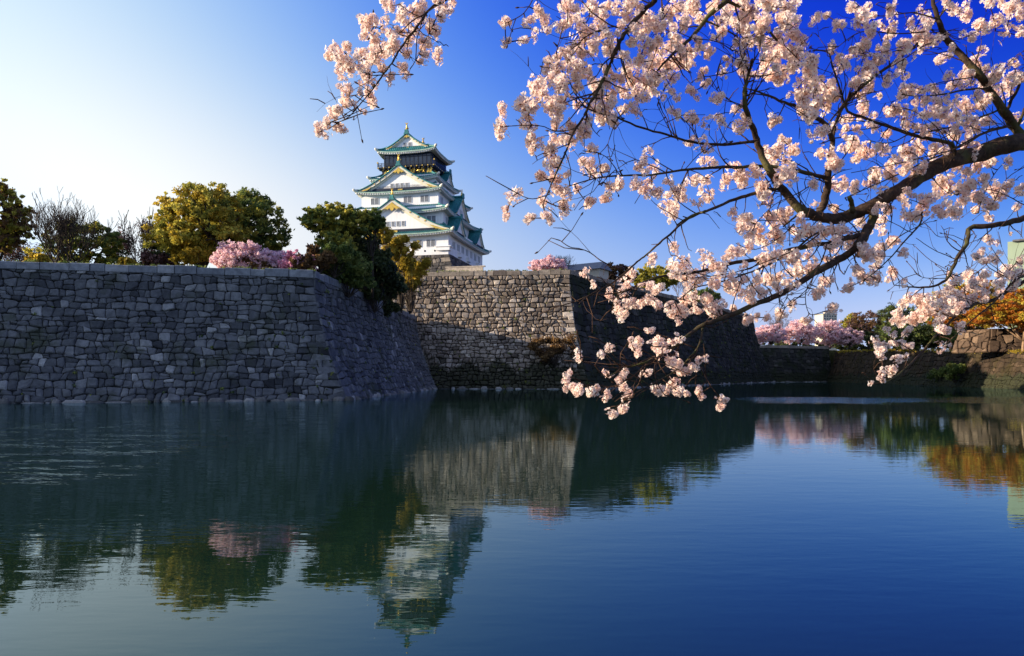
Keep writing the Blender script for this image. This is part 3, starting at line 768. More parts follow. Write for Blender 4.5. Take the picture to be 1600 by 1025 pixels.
def leaves(name, centers, radii, per, size, mat, seed, parent, flat=.75, up=.25, shell=.4, spiky=0):
    """leaf-sized faces spread through many small clumps"""
    rs = np.random.RandomState(seed); C = np.asarray(centers, float); Rr = np.asarray(radii, float)
    cnt = np.maximum(8, (per*(Rr/np.mean(Rr))**1.5).astype(int)); idx = np.repeat(np.arange(len(C)), cnt); n = len(idx)
    d = rs.normal(size=(n, 3)); d /= np.linalg.norm(d, axis=1)[:, None]; d[:, 2] += up*.6
    rad = Rr[idx]*(shell + (1-shell)*rs.rand(n)**.6)*(1+.24*rs.normal(size=n))
    if spiky: rad *= 1+spiky*rs.rand(n)**3
    P = C[idx] + d*rad[:, None]*np.array([1, 1, flat])
    nrm = d*.45 + rs.normal(size=(n, 3))*.75; nrm /= np.linalg.norm(nrm, axis=1)[:, None]
    a = np.cross(nrm, rs.normal(size=(n, 3))); a /= np.linalg.norm(a, axis=1)[:, None]; b = np.cross(nrm, a)
    s = size*(.55+.9*rs.rand(n)); a *= s[:, None]; b *= (s*.62)[:, None]
    V = np.stack([P-a, P-b*.9+a*.1, P+a, P+b*.9+a*.1], 1).reshape(-1, 3)
    rnd = np.clip(.5+.22*rs.normal(size=n)+.2*rs.normal(size=len(C))[idx], 0, 1)
    me = np_mesh(name, V, np.arange(4*n).reshape(n, 4), [mat], rnd=rnd)
    return link(name, me, parent)
def curve(a, b, rg, sag=0, wob=.08, n=5):
    a, b = Vector(a), Vector(b); Ln = (b-a).length; out = []
    o1 = Vector([rg.gauss(0, wob*Ln) for _ in range(3)])
    for i in range(n+1):
        t = i/n; p = a.lerp(b, t) + o1*math.sin(math.pi*t)
        p.z += sag*Ln*math.sin(math.pi*t); out.append(p)
    return out
def ground_z(x, y): return 18.3
def tree(label, px0, px1, ytop, Y, gz, mat, seed, name='broadleaf_tree', cat='tree', group=None, crown_low=.35, puffs=30, pr=.10, per=210, leaf=.26, depth=.8,
         tips=.5, bark=None, trunk_r=None, lean=0, mat2=None, flat=.75, shape=1.0, spiky=0, gap=.2, dy=0, tufts=10):
    rg = random.Random(seed); xa, xb = at(px0, 500, Y).x, at(px1, 500, Y).x
    Wd = xb-xa; cx = (xa+xb)/2; zt_ = at(800, ytop, Y).z; H = zt_-gz
    root = empty(name, (cx-lean*Wd, Y+dy, gz), label, cat, group)
    pr *= .66; puffs = int(puffs*1.9); per *= .52
    rad = pr*Wd; zc0 = H*crown_low; C, Rd = [], []; tries = 0
    while len(C) < puffs and tries < 4000:
        tries += 1
        a = rg.uniform(0, 6.283); u = rg.random()**.42; v = rg.uniform(-1, 1)
        x = math.cos(a)*u; y = math.sin(a)*u; m = math.sqrt(max(0, 1-u*u))
        hi = m**shape
        zz = v
        if zz > hi or zz < -hi*.55-.15: continue
        if u < .5 and zz < hi*.45 and rg.random() < .8: continue
        p = Vector((x*(Wd/2-rad*.8) + lean*Wd, y*(Wd/2*depth-rad*.5), zc0 + (H-rad*.6-zc0)*(zz*.5+.5)))
        r_ = rad*rg.uniform(.65, 1.3)
        if any((p-q).length < (r_+s)*(.62+gap) for q, s in zip(C, Rd)): continue
        C.append(p); Rd.append(r_)
    tr = trunk_r or max(.16, H*.028); tb = MB()
    fork = Vector((lean*Wd*.3, 0, max(H*.16, zc0*.6)))
    tb.tube([(0, 0, -.6), (rg.uniform(-.1, .1), 0, fork.z*.5), fork], [tr*1.3, tr, tr*.85], 8)
    hubs = []
    nh = max(3, min(7, len(C)//5))
    for k in range(nh):
        a = 6.283*k/nh + rg.uniform(-.4, .4); q = fork + Vector((math.cos(a)*Wd*.2, math.sin(a)*Wd*.2*depth, (H-fork.z)*rg.uniform(.28, .55)))
        tb.tube(curve(fork, q, rg, .06, .06), [tr*.7-tr*.35*i/5 for i in range(6)], 6); hubs.append(q)
    for p, r_ in zip(C, Rd):
        h = min(hubs, key=lambda q: (q-p).length + (0 if q.z < p.z else 3))
        tb.tube(curve(h, p, rg, .05, .07), [tr*.34-tr*.24*i/5 for i in range(6)], 5)
    tb.build('trunk', bark or M_bark, root)
    # every bough end carries a loose spray of small leaf tufts, so no clump closes into a ball
    C2, R2 = [], []
    for p, r_ in zip(C, Rd):
        for _ in range(tufts):
            o_ = Vector((rg.gauss(0, .58), rg.gauss(0, .58), rg.gauss(.05, .42)))*r_
            C2.append(p + o_); R2.append(r_*rg.uniform(.30, .58))
    per *= .40*(Wd/14)**.35
    if mat2:
        # two-toned foliage: young leaves on some clumps
        i1 = [i for i in range(len(C2)) if rg.random() < .6]; s1 = set(i1)
        leaves('crown', [C2[i] for i in i1], [R2[i] for i in i1], per*.6, leaf, mat, seed+1, root, flat, spiky=spiky)
        i2 = [i for i in range(len(C2)) if i not in s1]
        o = leaves('crown', [C2[i] for i in i2], [R2[i] for i in i2], per*.6, leaf, mat2, seed+2, root, flat, spiky=spiky)
    else: leaves('crown', C2, R2, per*.6, leaf, mat, seed+1, root, flat, spiky=spiky)
    return root
def bare_tree(label, px0, px1, ytop, Y, gz, seed, name='bare_tree', group=None, bark=None, stems=6, low=.03, thick=.16, buds=None, fan=1.0, levels=5, dy=0):
    rg = random.Random(seed); xa, xb = at(px0, 500, Y).x, at(px1, 500, Y).x; Wd = xb-xa; H = at(800, ytop, Y).z-gz
    root = empty(name, ((xa+xb)/2, Y+dy, gz), label, 'bare tree', group)
    tb = MB(); tips = []
    base = Vector((0, 0, H*low))
    tb.tube([(0, 0, -.5), base], [thick*1.9, thick*1.7], 8)
    def grow(p, d, Ln, r, lv):
        n = 4; pts = [p]; q = p.copy(); dd = d.copy()
        for i in range(n):
            dd = (dd + Vector((rg.gauss(0, .10), rg.gauss(0, .10), .035+.02*lv))).normalized(); q = q + dd*Ln/n; pts.append(q.copy())
        tb.tube(pts, [max(.036, r*(1-.13*i)) for i in range(n+1)], 5 if lv < 2 else 3, False)
        if lv >= levels: tips.append(q); return
        for k in range(3 if lv < 4 else 2):
            a = pts[rg.choice((2, 3, 4)) if k else 4]
            nd = (dd + Vector((rg.gauss(0, .42*fan), rg.gauss(0, .42*fan), rg.gauss(.1, .22)))).normalized()
            grow(a, nd, Ln*rg.uniform(.62, .86), r*.60, lv+1)
    for k in range(stems):
        a = 6.283*k/stems + rg.uniform(-.3, .3); s = rg.uniform(.25, .75)*fan
        d = Vector((math.cos(a)*s*Wd/H, math.sin(a)*s*Wd/H, 1)).normalized()
        grow(base, d, H*.34, thick*rg.uniform(.6, 1), 1)
    zs = max(p.z for p in tips); ws = max(abs(p.x) for p in tips)
    kx, kz = Wd/2/ws, H/zs
    tb.v = [(x*kx, y*kx, z*kz if z > 0 else z) for x, y, z in tb.v]
    tb.build('trunk', bark or M_bark, root)
    if buds:
        C = [(p.x*kx, p.y*kx, p.z*kz) for p in tips]
        leaves('crown', C, [.7]*len(C), buds[1], .16, buds[0], seed+1, root, 1, shell=.1)
    return root
def conifer(label, px0, px1, ytop, Y, gz, seed, mat, name='conifer', tiers=9, low=.2):
    rg = random.Random(seed); xa, xb = at(px0, 500, Y).x, at(px1, 500, Y).x; Wd = xb-xa; H = at(800, ytop, Y).z-gz
    root = empty(name, ((xa+xb)/2, Y, gz), label, 'conifer'); tb = MB(); C, Rd = [], []
    tb.tube([(0, 0, -.5), (0, 0, H*.5), (0, 0, H)], [H*.022, H*.015, .03], 7)
    for k in range(tiers):
        z = H*(low+(1-low)*k/tiers); Ln = Wd/2*(1-(k/tiers)**1.3)*rg.uniform(.75, 1.1)
        for j in range(7):
            a = rg.uniform(0, 6.28); e = Vector((math.cos(a)*Ln, math.sin(a)*Ln, z-Ln*.10)); tb.tube(curve((0, 0, z), e, rg, .05, .02), [.09-.012*i for i in range(6)], 4, False)
            for t in (.35, .55, .75, .95): C.append(Vector((0, 0, z)).lerp(e, t)+Vector((0, 0, .1))); Rd.append(.35+Ln*.13*(1.2-t*.5))
    tb.build('trunk', M_bark, root); leaves('crown', C, Rd, 60, .32, mat, seed+1, root, .55, shell=.1); return root
def bush(label, px, py, r, Y, mat, seed, name='shrub', cat='shrub', group=None, gz=None, n=26, per=170, leaf=.28, wide=1.0, hang=0):
    rg = random.Random(seed); p = at(px, py, Y); z0 = gz if gz is not None else p.z-r
    root = empty(name, (p.x, Y, z0), label, cat, group); C, Rd = [], []
    for k in range(n):
        a = rg.uniform(0, 6.28); u = rg.random()**.5
        C.append(Vector((math.cos(a)*u*r*wide, math.sin(a)*u*r*.8, p.z-z0 + rg.uniform(-.75, .75)*r*math.sqrt(1-u*u*.8) - hang*max(0, math.cos(a)*u)*r))); Rd.append(r*rg.uniform(.16, .34))
    tb = MB()
    for c in C: tb.tube(curve((0, 0, -.2), c, rg, .05, .06), [.09-.014*i for i in range(6)], 4, False)
    tb.build('stem', M_bark, root); leaves('crown', C, Rd, per, leaf, mat, seed+1, root, .85, shell=.35); return root
TZ = 18.3
# --- trees on the bastion terrace
tree('tall olive brown tree cut off by the picture edge, beside the wide bare tree', -75, 50, 275, 138, TZ, M_camph, 101, puffs=46, pr=.105, crown_low=.22, per=240, mat2=M_brown_l, trunk_r=.5)
bare_tree('wide vase shaped bare tree with many dark stems', 28, 172, 296, 121, TZ, 102, stems=9, thick=.30, fan=1.0, levels=6)
tree('low spreading green and gold tree behind the vase shaped bare tree', 70, 192, 335, 135, TZ, M_green2, 103, puffs=26, pr=.12, crown_low=.2, mat2=M_camph, flat=.6)
bare_tree('slender bare tree with thin pale twigs', 186, 250, 328, 124, TZ, 105, stems=3, thick=.16, low=.10, fan=.7)
for j, (a, b, y, Yy, lab) in enumerate(((150, 232, 352, 148, 'reddish budding bare tree behind the slender bare tree'), (206, 288, 345, 150, 'reddish budding bare tree before the dark cedar'), (-10, 75, 370, 150, 'reddish twiggy bare tree low behind the tall olive brown tree'))):
    bare_tree(lab, a, b, y, Yy, TZ, 106+j, stems=6, thick=.14, low=.12, buds=(M_redtw, 12), bark=M_barkp, group='reddish budding trees')
conifer('dark cedar with flat tiered boughs beside the big camphor', 216, 288, 330, 142, TZ, 110, M_deep, tiers=8)
tree('biggest golden camphor tree with a broad domed crown', 236, 396, 285, 124, TZ, M_camph, 111, puffs=52, pr=.105, crown_low=.12, per=230, mat2=M_gold_l, gap=.12, trunk_r=.55, name='camphor_tree')
tree('dark green camphor tree behind the pale pink cherry', 300, 450, 294, 134, TZ, M_green2, 112, puffs=52, pr=.115, crown_low=.22, per=230, mat2=M_camph, gap=.14, trunk_r=.5, name='camphor_tree')
tree('pale pink cherry tree below the dark green camphor', 330, 432, 378, 118, TZ, M_pink, 113, name='flowering_cherry', cat='cherry tree', puffs=36, pr=.10, crown_low=.1, per=170, leaf=.19, spiky=.5, gap=.05)
tree('lilac pink cherry between the pale one and the deep pink one', 396, 466, 386, 120, TZ, M_lil, 114, name='flowering_cherry', cat='cherry tree', puffs=26, pr=.12, crown_low=.1, per=170, leaf=.19, spiky=.5, gap=.05)
tree('deep pink plum tree near the corner of the bastion', 436, 494, 391, 117, TZ, M_rose, 115, name='flowering_plum', cat='plum tree', puffs=24, pr=.13, crown_low=.1, per=170, leaf=.18, spiky=.5, gap=.05)
for j, (x, y, r, Yy, m, lab) in enumerate(((58, 407, 1.3, 117, M_gold_l, 'yellow shrub at the foot of the wide bare tree'), 
      (200, 412, 1.2, 121, M_gold_l, 'low golden shrub under the slender bare tree'), (300, 400, 2.6, 121, M_gold_l, 'large yellow shrub under the golden camphor'),
      (470, 412, 1.7, 116, M_brown_l, 'brown shrub under the deep pink plum'), (400, 414, 1.6, 117, M_brown_l, 'brown green shrub under the lilac cherry'), (248, 408, 2.0, 124, M_redtw, 'purplish shrub below the dark cedar'))):
    bush(lab, x, y, r, Yy, m, 120+j, gz=TZ, wide=1.3, group='shrubs along the bastion top')
# --- the tangle at the corner
tree('umbrella crowned tree with olive top in front of the castle', 466, 584, 320, 130, TZ, M_camph, 131, name='umbrella_tree', puffs=34, pr=.105, crown_low=.62, per=230, mat2=M_green2, flat=.6, shape=.6, trunk_r=.28)
tree('small umbrella crowned green tree against the white castle gable', 560, 604, 326, 134, TZ, M_green2, 132, name='umbrella_tree', puffs=16, pr=.17, crown_low=.7, per=220, flat=.6, shape=.7, trunk_r=.2)
tree('bright olive tree under the umbrella crowns', 488, 562, 358, 124, TZ, M_camph, 133, puffs=26, pr=.14, crown_low=.15, per=240, mat2=M_green2, gap=.05)
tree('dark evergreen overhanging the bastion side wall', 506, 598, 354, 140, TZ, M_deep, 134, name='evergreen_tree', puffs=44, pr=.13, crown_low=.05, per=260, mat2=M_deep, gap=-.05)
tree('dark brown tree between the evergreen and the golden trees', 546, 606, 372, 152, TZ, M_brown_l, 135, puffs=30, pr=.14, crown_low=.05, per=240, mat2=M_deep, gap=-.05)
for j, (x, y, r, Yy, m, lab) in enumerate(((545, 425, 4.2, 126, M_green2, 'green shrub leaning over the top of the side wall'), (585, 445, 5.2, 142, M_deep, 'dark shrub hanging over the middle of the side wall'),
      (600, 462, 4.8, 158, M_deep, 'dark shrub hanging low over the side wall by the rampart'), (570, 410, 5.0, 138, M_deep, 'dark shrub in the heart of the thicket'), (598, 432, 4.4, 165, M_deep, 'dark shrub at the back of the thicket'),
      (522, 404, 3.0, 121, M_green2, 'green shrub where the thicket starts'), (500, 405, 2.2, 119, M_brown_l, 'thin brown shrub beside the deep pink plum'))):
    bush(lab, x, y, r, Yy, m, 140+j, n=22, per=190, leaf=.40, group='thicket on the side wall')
for j, (x, y, r, Yy, lab) in enumerate(((627, 388, 3.4, 172, 'upper golden tree top before the castle base'), (642, 420, 3.9, 174, 'lower golden tree before the stone rampart'), (592, 366, 2.9, 168, 'golden tree top under the castle gable'), (640, 446, 2.3, 175, 'lowest golden shrub at the rampart joint'))):
    bush(lab, x, y, r, Yy, M_gold_l, 150+j, name='golden_tree', cat='tree', gz=TZ, n=24, per=210, leaf=.36, group='golden trees by the rampart')
# --- on top of the honmaru rampart
tree('pale cherry tree above the end of the sunlit rampart', 826, 890, 403, 204, 30.6, M_pink, 161, name='flowering_cherry', cat='cherry tree', puffs=26, pr=.12, crown_low=.1, per=150, leaf=.28, spiky=.4)
bare_tree('grey bare tree dome behind the cherry on the rampart', 838, 902, 396, 225, 30.6, 162, stems=8, thick=.2, levels=5, bark=M_barkp)
tree('olive tree above the dark rampart side', 985, 1060, 413, 262, 30.6, M_camph, 163, puffs=28, pr=.12, crown_low=.1, leaf=.36)
tree('tan budding tree above the dark rampart side', 928, 1000, 410, 240, 30.6, M_brown_l, 164, puffs=26, pr=.12, crown_low=.1, leaf=.32, mat2=M_redtw)
bare_tree('grey bare tree above the dark rampart side', 1040, 1085, 428, 285, 30.6, 165, stems=5, thick=.25, bark=M_barkp)
tree('dull green tree at the far end of the dark rampart', 1068, 1130, 450, 310, 30.6, M_green2, 166, puffs=22, pr=.13, crown_low=.1, leaf=.36)
# --- the far bank
for j, (a, b, y, Yy, lab) in enumerate(((1176, 1232, 505, 362, 'pink cherry tree at the near end of the far row, over the sunlit rim'), (1218, 1282, 498, 370, 'pink cherry tree in the middle of the far row'), (1262, 1326, 500, 376, 'pink cherry tree below the distant apartment block'), (1306, 1350, 510, 372, 'pink cherry tree drooping over the bend of the far wall'))):
    tree(lab, a, b, y, Yy, 16.5, M_pink, 171+j, name='flowering_cherry', cat='cherry tree', group='pink cherries on the far wall', puffs=40, pr=.11, crown_low=.02, per=170, leaf=.28, spiky=.5, gap=-.1, flat=.6)
bare_tree('pale fine twigged tree behind the far cherries', 1186, 1244, 492, 395, 16, 176, stems=7, thick=.25, bark=M_barkp, buds=(M_redtw, 8))
tree('pale olive tree beside the distant apartment block', 1308, 1345, 490, 400, 16, M_camph, 177, puffs=20, pr=.14, crown_low=.1, leaf=.4)
tree('large dark brown tree on the far bank', 1322, 1392, 482, 380, 15.5, M_brown_l, 178, puffs=40, pr=.11, crown_low=.05, leaf=.27, mat2=M_redtw, gap=0)
tree('large dark round tree at the top of the far bank', 1368, 1446, 470, 368, 15.5, M_deep, 179, puffs=44, pr=.11, crown_low=.05, leaf=.27, mat2=M_green2, gap=0)
tree('yellow green tree between the dark round tree and the rust tree', 1440, 1532, 440, 300, 14, M_camph, 180, puffs=40, pr=.11, crown_low=.1, leaf=.32, mat2=M_gold_l, gap=0)
tree('dark shrubby tree on the bank below the yellow green tree', 1400, 1530, 500, 270, 13, M_deep, 181, puffs=40, pr=.10, crown_low=.05, leaf=.31, mat2=M_green2, gap=0)
tree('orange budding tree behind the rust tree', 1500, 1580, 436, 250, 12.5, M_gold_l, 182, puffs=36, pr=.11, crown_low=.2, leaf=.29, mat2=M_rust, gap=.02)
tree('rust red tree with a pale trunk standing on the low bank', 1508, 1690, 446, 193, 9.6, M_rust, 183, puffs=70, pr=.085, crown_low=.26, leaf=.26, mat2=M_gold_l, flat=.45, gap=.05, bark=bark_mat('tan_bark', (.20, .12, .07), (.36, .24, .14), 2), trunk_r=.36)
tree('second rust tree with yellowing leaves between the boulder pile and the yellow green tree', 1452, 1566, 440, 226, 10.8, M_rust, 185, puffs=44, pr=.09, crown_low=.2, leaf=.27, mat2=M_gold_l, gap=.02)
tree('tall green tree cut by the picture edge behind the rust tree', 1572, 1700, 425, 262, 12.5, M_green2, 184, puffs=36, pr=.11, crown_low=.1, leaf=.32, mat2=M_gold_l, gap=0)
for j, (x, y, r, Yy, lab) in enumerate(((1470, 585, 3.2, 236, 'green bush growing low on the bank wall'), (1492, 580, 3.4, 222, 'bright green bush growing on the bank wall beside the first'))):
    bush(lab, x, y, r, Yy, M_green2, 190+j, n=20, per=160, leaf=.34)
bush('mossy creeper hanging on the sunlit rampart near its corner', 868, 545, 4.2, 188.5, M_brown_l, 193, n=26, per=150, leaf=.28, name='creeper', cat='creeper', wide=1.5)
M_brownst = stone_mat('brown_boulders', [(0, (.035,.024,.018)), (.5, (.10,.066,.045)), (1, (.22,.15,.10))], (.09,.075,.02), .6, .62)
# --- ruined block wall on the low bank
rb = empty('boulder_wall', (128, 197, 10.2), 'pile of big brown stone blocks on the low bank behind the rust tree trunk', 'stone pile')
WBk = Wall([(130.2, 214), (132.4, 203.5), (165, 197)], 6.6, 2.6, None, 1.1)
for i in (0, 1): lay_stones(WBk, i, 60+i, 1.5, 2.0, .5, quoin=(False, False), wob=1.8).build('stone_face', M_brownst, rb).location = (-128, -197, -.4)
backing(WBk, [0, 1], M_core, 'core', rb).location = (-128, -197, -.4)
mb = MB(); mb.add([(2.4, 17, 6.0), (4.6, 6.8, 6.0), (37, .4, 6.0), (37, 14, 6.0), (4, 17, 6.0)], [(0, 1, 2, 3, 4)]); mb.build('top_fill', M_earth, rb)

wd = MB()
rgw = random.Random(77); Cw, Rw = [], []
for k in range(240):
    t = rgw.random(); px = 1180 + 290*t; Yw = 392 + rgw.uniform(-4, 22) - 50*max(0, t-.6)
    top = 522 - 14*t + rgw.uniform(0, 18); q = at(px, top + (548-top)*rgw.random()**.7, Yw); Cw.append(tuple(q)); Rw.append(rgw.uniform(.9, 1.9))
tag(leaves('undergrowth', Cw, Rw, 60, .6, M_deep, 78, None, .8), kind='stuff')
for k, (px, py, r_, Yw, lb) in enumerate(((1408, 527, 5.2, 285, 'dark shrub mass under the dark round tree'), (1446, 525, 5.0, 268, 'dark shrub beside the yellow green tree'), (1492, 528, 4.6, 248, 'dark shrub before the boulder pile'), (1378, 530, 5.0, 310, 'dark shrub at the head of the bank'))):
    bush(lb, px, py, r_, Yw, M_deep if k % 2 else M_green2, 400+k, n=22, per=170, leaf=.42, group='shrubs on the low bank', wide=1.3)

# dry grass hanging over the rim of the low bank, weeds in the joints of the ramparts
rgw = random.Random(79); Cw, Rw = [], []
for i in range(4):
    Ln = (BW.p[i+1]-BW.p[i]).length
    for k in range(int(Ln*1.3)):
        u = Ln*rgw.random(); q = BW.P(i, u, 1.0, rgw.uniform(-.4, .35)); Cw.append((q[0], q[1], BW.Hs[i]*(1-u/Ln)+BW.Hs[i+1]*u/Ln - (12.5-q[2])*0 + rgw.uniform(-.5, .35))); Rw.append(rgw.uniform(.35, .8))
tag(leaves('dry_grass', Cw, Rw, 46, .17, M_gold_l, 80, None, .6), kind='stuff')
Cw, Rw = [], []
for k in range(130):
    i = 0 if rgw.random() < .6 else 1; a_, c_ = LW.ends(i, .3); f_ = rgw.random()**1.6
    u = c_-rgw.random()**1.5*70 if i == 0 else a_+rgw.random()*80
    Cw.append(LW.P(i, u, f_, .15)); Rw.append(rgw.uniform(.12, .34))
for k in range(110):
    f_ = rgw.random()**1.3; Cw.append(QW.P(0, QW.ends(0, f_)[1]-rgw.random()*46, f_*.97, .2)); Rw.append(rgw.uniform(.15, .5))
for k in range(150):
    f_ = rgw.random()**1.2*.9; Cw.append(QW.P(1, rgw.random()*170, f_, .2)); Rw.append(rgw.uniform(.2, .7))
for k in range(240):      # tufts of grass along the copings
    i = 0 if rgw.random() < .65 else 1; q = LW.p[i] + LW.t[i]*(rgw.random()*75 if i else 120-rgw.random()*70) - LW.n[i]*rgw.uniform(.0, 1.2)
    Cw.append((q.x, q.y, 18.2+1.15)); Rw.append(rgw.uniform(.10, .34))
for k in range(110):
    q = QW.p[0] + QW.t[0]*(66-rgw.random()*42) - QW.n[0]*rgw.uniform(0, 1.2); Cw.append((q.x, q.y, 30.2+1.3)); Rw.append(rgw.uniform(.15, .45))
tag(leaves('weeds', Cw, Rw, 26, .13, M_green2, 81, None, .8), kind='stuff')
# ---------------------------------------------------------------- distant buildings
M_beige = simple('beige_render', (.52, .46, .36), .85, .08, .2, .05)
M_mint = simple('pale_green_copper_wall', (.25, .31, .22), .8, .06, .1, .05)
M_roofd = simple('dark_metal_roof', (.10, .095, .10), .6, .2, .5, .1)
p = at(1297, 510, 900)
ap = empty('apartment_block', (p.x, 900, 16), 'small beige apartment block far off above the pink cherries', 'building', rz=R(14))
Hb = at(1297, 491, 900).z-16; wd = 13.5
mb = MB(); mb.box(-wd/2-3, wd/2+3, 0, 16, 0, Hb); mb.build('wall', M_beige, ap)
mb = MB(); mb.box(-wd/2-3.4, wd/2+3.4, -.4, 16.4, Hb, Hb+.7); rf = mb.build('roof', M_roofd, ap)
mb = MB(); mb.box(-3, 3, 4, 9, Hb+.7, Hb+4); mb.build('roof_hut', M_beige, rf)
for r_ in range(7):
    for c_ in range(5):
        mb = MB(); x = -7.2+c_*3.6; z = Hb-3.2-r_*3.3; mb.box(x-.95, x+.95, -.14, -.01, z, z+1.6); mb.build('window', M_glass, ap)
p = at(1578, 450, 430)
gb = empty('office_hall', (p.x, 432, 15), 'large pale green hall with a dark overhanging roof edge, cut by the picture edge', 'building', rz=R(-38))
Zt = at(1600, 372, 420).z-15
mb = MB(); mb.box(0, 70, 0, 40, 0, Zt); mb.build('wall', M_mint, gb)
mb = MB(); mb.add([(2.5, -2.2, Zt-.4), (71, -2.2, Zt+.9), (71, 41, Zt+.9), (2.5, 41, Zt-.4), (2.5, -2.2, Zt+.6), (71, -2.2, Zt+2.4), (71, 41, Zt+2.4), (2.5, 41, Zt+.6)],
     [(0, 3, 2, 1), (4, 5, 6, 7), (0, 1, 5, 4), (1, 2, 6, 5), (2, 3, 7, 6), (3, 0, 4, 7)]); mb.build('roof', M_roofd, gb)
for k in range(8):
    mb = MB(); mb.box(2+k*8.4, 9.4+k*8.4, -.12, -.01, Zt-30, Zt-3); mb.build('wall_panel', M_mint, gb)
p = at(900, 416, 230)
sh = empty('storehouse', (p.x+2, 226, 30.4), 'grey tiled storehouse roof peeping over the rampart corner', 'building', rz=R(-35))
mb = MB(); mb.box(-7, 7, -3, 3, 0, 5.2); mb.build('wall', M_beige, sh)
mb = MB(); mb.add([(-7.8, -4, 4.9), (7.8, -4, 4.9), (7.8, 4, 4.9), (-7.8, 4, 4.9), (-7, 0, 7.4), (7, 0, 7.4)], [(0, 1, 5, 4), (2, 3, 4, 5), (1, 2, 5), (3, 0, 4), (3, 2, 1, 0)]); mb.build('roof', simple('grey_tiles', (.17, .18, .20), .7, .2, 2, .3), sh)
# ---------------------------------------------------------------- the flowering cherry over the water (trunk stands on the near bank, out of frame)
CR = {'6': (750, 0, 2.928), '7': (1150, 0, 2.929), '8': (800, 330, 2.667), '4': (1100, 350, 3.2), '5': (470, 0, 3.9425), '0': (0, 0, 1), '2': (800, 0, 2), '9': (780, 380, 3.795), '3': (1400, 350, 3.795)}
def PX(c, x, y): a = CR[c]; return a[0]+x/a[2], a[1]+y/a[2]
rc = random.Random(5)
cherry = empty('cherry_tree', (5.6, 4.9, 2.05), 'flowering cherry tree leaning in from the bank, dark boughs full of pale blossom', 'cherry tree')
CRO = Vector((5.6, 4.9, 2.05))
M_cbark = Mat('cherry_bark')
nb1 = M_cbark.noise(26, 6, M_cbark.coord((1, 1, 1)), .7); nb2 = M_cbark.noise(5, 4)
cc = M_cbark.ramp(nb1, [(.3, (.012, .008, .006)), (.55, (.05, .030, .020)), (.8, (.13, .085, .055))])
cc = M_cbark.mix(M_cbark.ramp(nb2, [(.52, (0,0,0)), (.68, (.7,.7,.7))]), cc, (.10, .10, .025))
M_cbark.base(cc, .85, .2); M_cbark.bump(nb1, .9, .012); M_cbark = M_cbark.m
M_twig = bark_mat('cherry_twig', (.035, .018, .012), (.10, .055, .035), 40)
def petal_mat(name, a, b, tr):
    m = Mat(name); c = m.ramp(m.attr(), [(0, a), (1, b)]); m.base(c, .6, .2)
    t = m.n('ShaderNodeBsdfTranslucent'); m.l(c, t.inputs[0]); x = m.n('ShaderNodeMixShader'); x.inputs[0].default_value = tr
    m.l(m.b.outputs[0], x.inputs[1]); m.l(t.outputs[0], x.inputs[2]); m.l(x.outputs[0], m.o.inputs[0]); return m.m
M_petal = petal_mat('cherry_petal', (.96, .65, .53), (1.0, .92, .84), .5)
M_heart = simple('flower_heart', (.34, .07, .05), .6, .3, 60, 0)
M_stalk = simple('flower_stalk', (.22, .09, .05), .6, .3, 60, 0)
# boughs: name, points (crop, x, y), start depth, end depth, start and end width in photo pixels
B = []
def bough(crop, pts, d0, d1, w0, w1, name='bough', pre=None, cl=0): B.append(([PX(crop, *p) for p in pts], d0, d1, w0, w1, name, pre, cl))
T1, T2, T3, T4 = (5.15, 4.75, 5.6), (5.0, 4.7, 6.6), (5.35, 4.8, 4.6), (3.7, 4.3, 8.3)
bough('7', [(1318,645),(1240,662),(1100,705),(1000,730),(900,775),(780,850),(700,895),(620,940),(540,975),(480,1000),(400,995),(330,975),(290,955),(215,870),(160,790),(110,690),(85,600),(50,520),(38,420),(60,330),(75,270)], 4.0, 3.0, 31, 4, pre=[T1, (4.2, 4.4, 5.25), (3.4, 4.2, 5.2)])
bough('6', [(1255,645),(1120,660),(970,650),(850,615),(740,585),(630,540),(500,500),(430,420),(400,330)], 3.15, 2.85, 5.5, 1.6)
bough('7', [(410,815),(340,795),(240,775),(130,760),(0,765),(-120,768),(-250,780),(-390,800),(-520,803),(-640,815),(-760,850)], 3.42, 2.8, 7, 1.6)
bough('7', [(380,975),(410,900),(425,780),(440,660),(430,610),(400,560),(340,520),(280,490),(200,460),(100,420),(30,400)], 3.5, 3.2, 13, 1.8)
bough('7', [(440,650),(455,570),(490,480),(570,400),(700,300),(830,200),(900,110),(960,40),(1000,-30)], 3.5, 3.7, 7, 2)
bough('7', [(1005,715),(985,660),(900,640),(800,615),(700,580),(600,545),(530,520),(500,490),(480,420),(440,300),(420,240),(350,230)], 3.78, 3.3, 7.5, 1.6)
bough('7', [(1310,630),(1265,565),(1220,500),(1160,420),(1120,350),(1060,280),(1000,220),(950,150),(920,80),(900,0),(890,-60)], 4.0, 3.6, 16, 6)
bough('7', [(1240,505),(1290,400),(1325,330),(1350,270)], 3.95, 3.9, 6, 3)
bough('7', [(1290,575),(1320,500),(1360,430)], 4.0, 4.0, 6, 3)
bough('7', [(1150,405),(1050,410),(950,432),(820,440),(760,430)], 3.85, 3.6, 4, 1.3)
bough('7', [(1245,575),(1130,610),(1000,680),(900,725),(760,790),(600,862),(500,905)], 3.9, 3.4, 4, 1.2)
bough('7', [(1200,505),(1050,562),(900,600),(800,612),(700,655),(600,640)], 3.9, 3.5, 3.4, 1.2)
bough('7', [(535,965),(530,940),(520,905)], 3.5, 3.48, 9, 8, 'branch_stub')
bough('8', [(1510,20),(1490,60),(1470,110),(1440,190)], 3.55, 3.45, 16, 8, 'branch_stub')
bough('8', [(1485,70),(1440,140),(1380,190),(1280,245),(1180,310),(1060,370),(940,420),(830,460),(760,495),(700,545),(640,590),(560,630),(470,655),(400,690)], 3.5, 2.6, 14, 2)
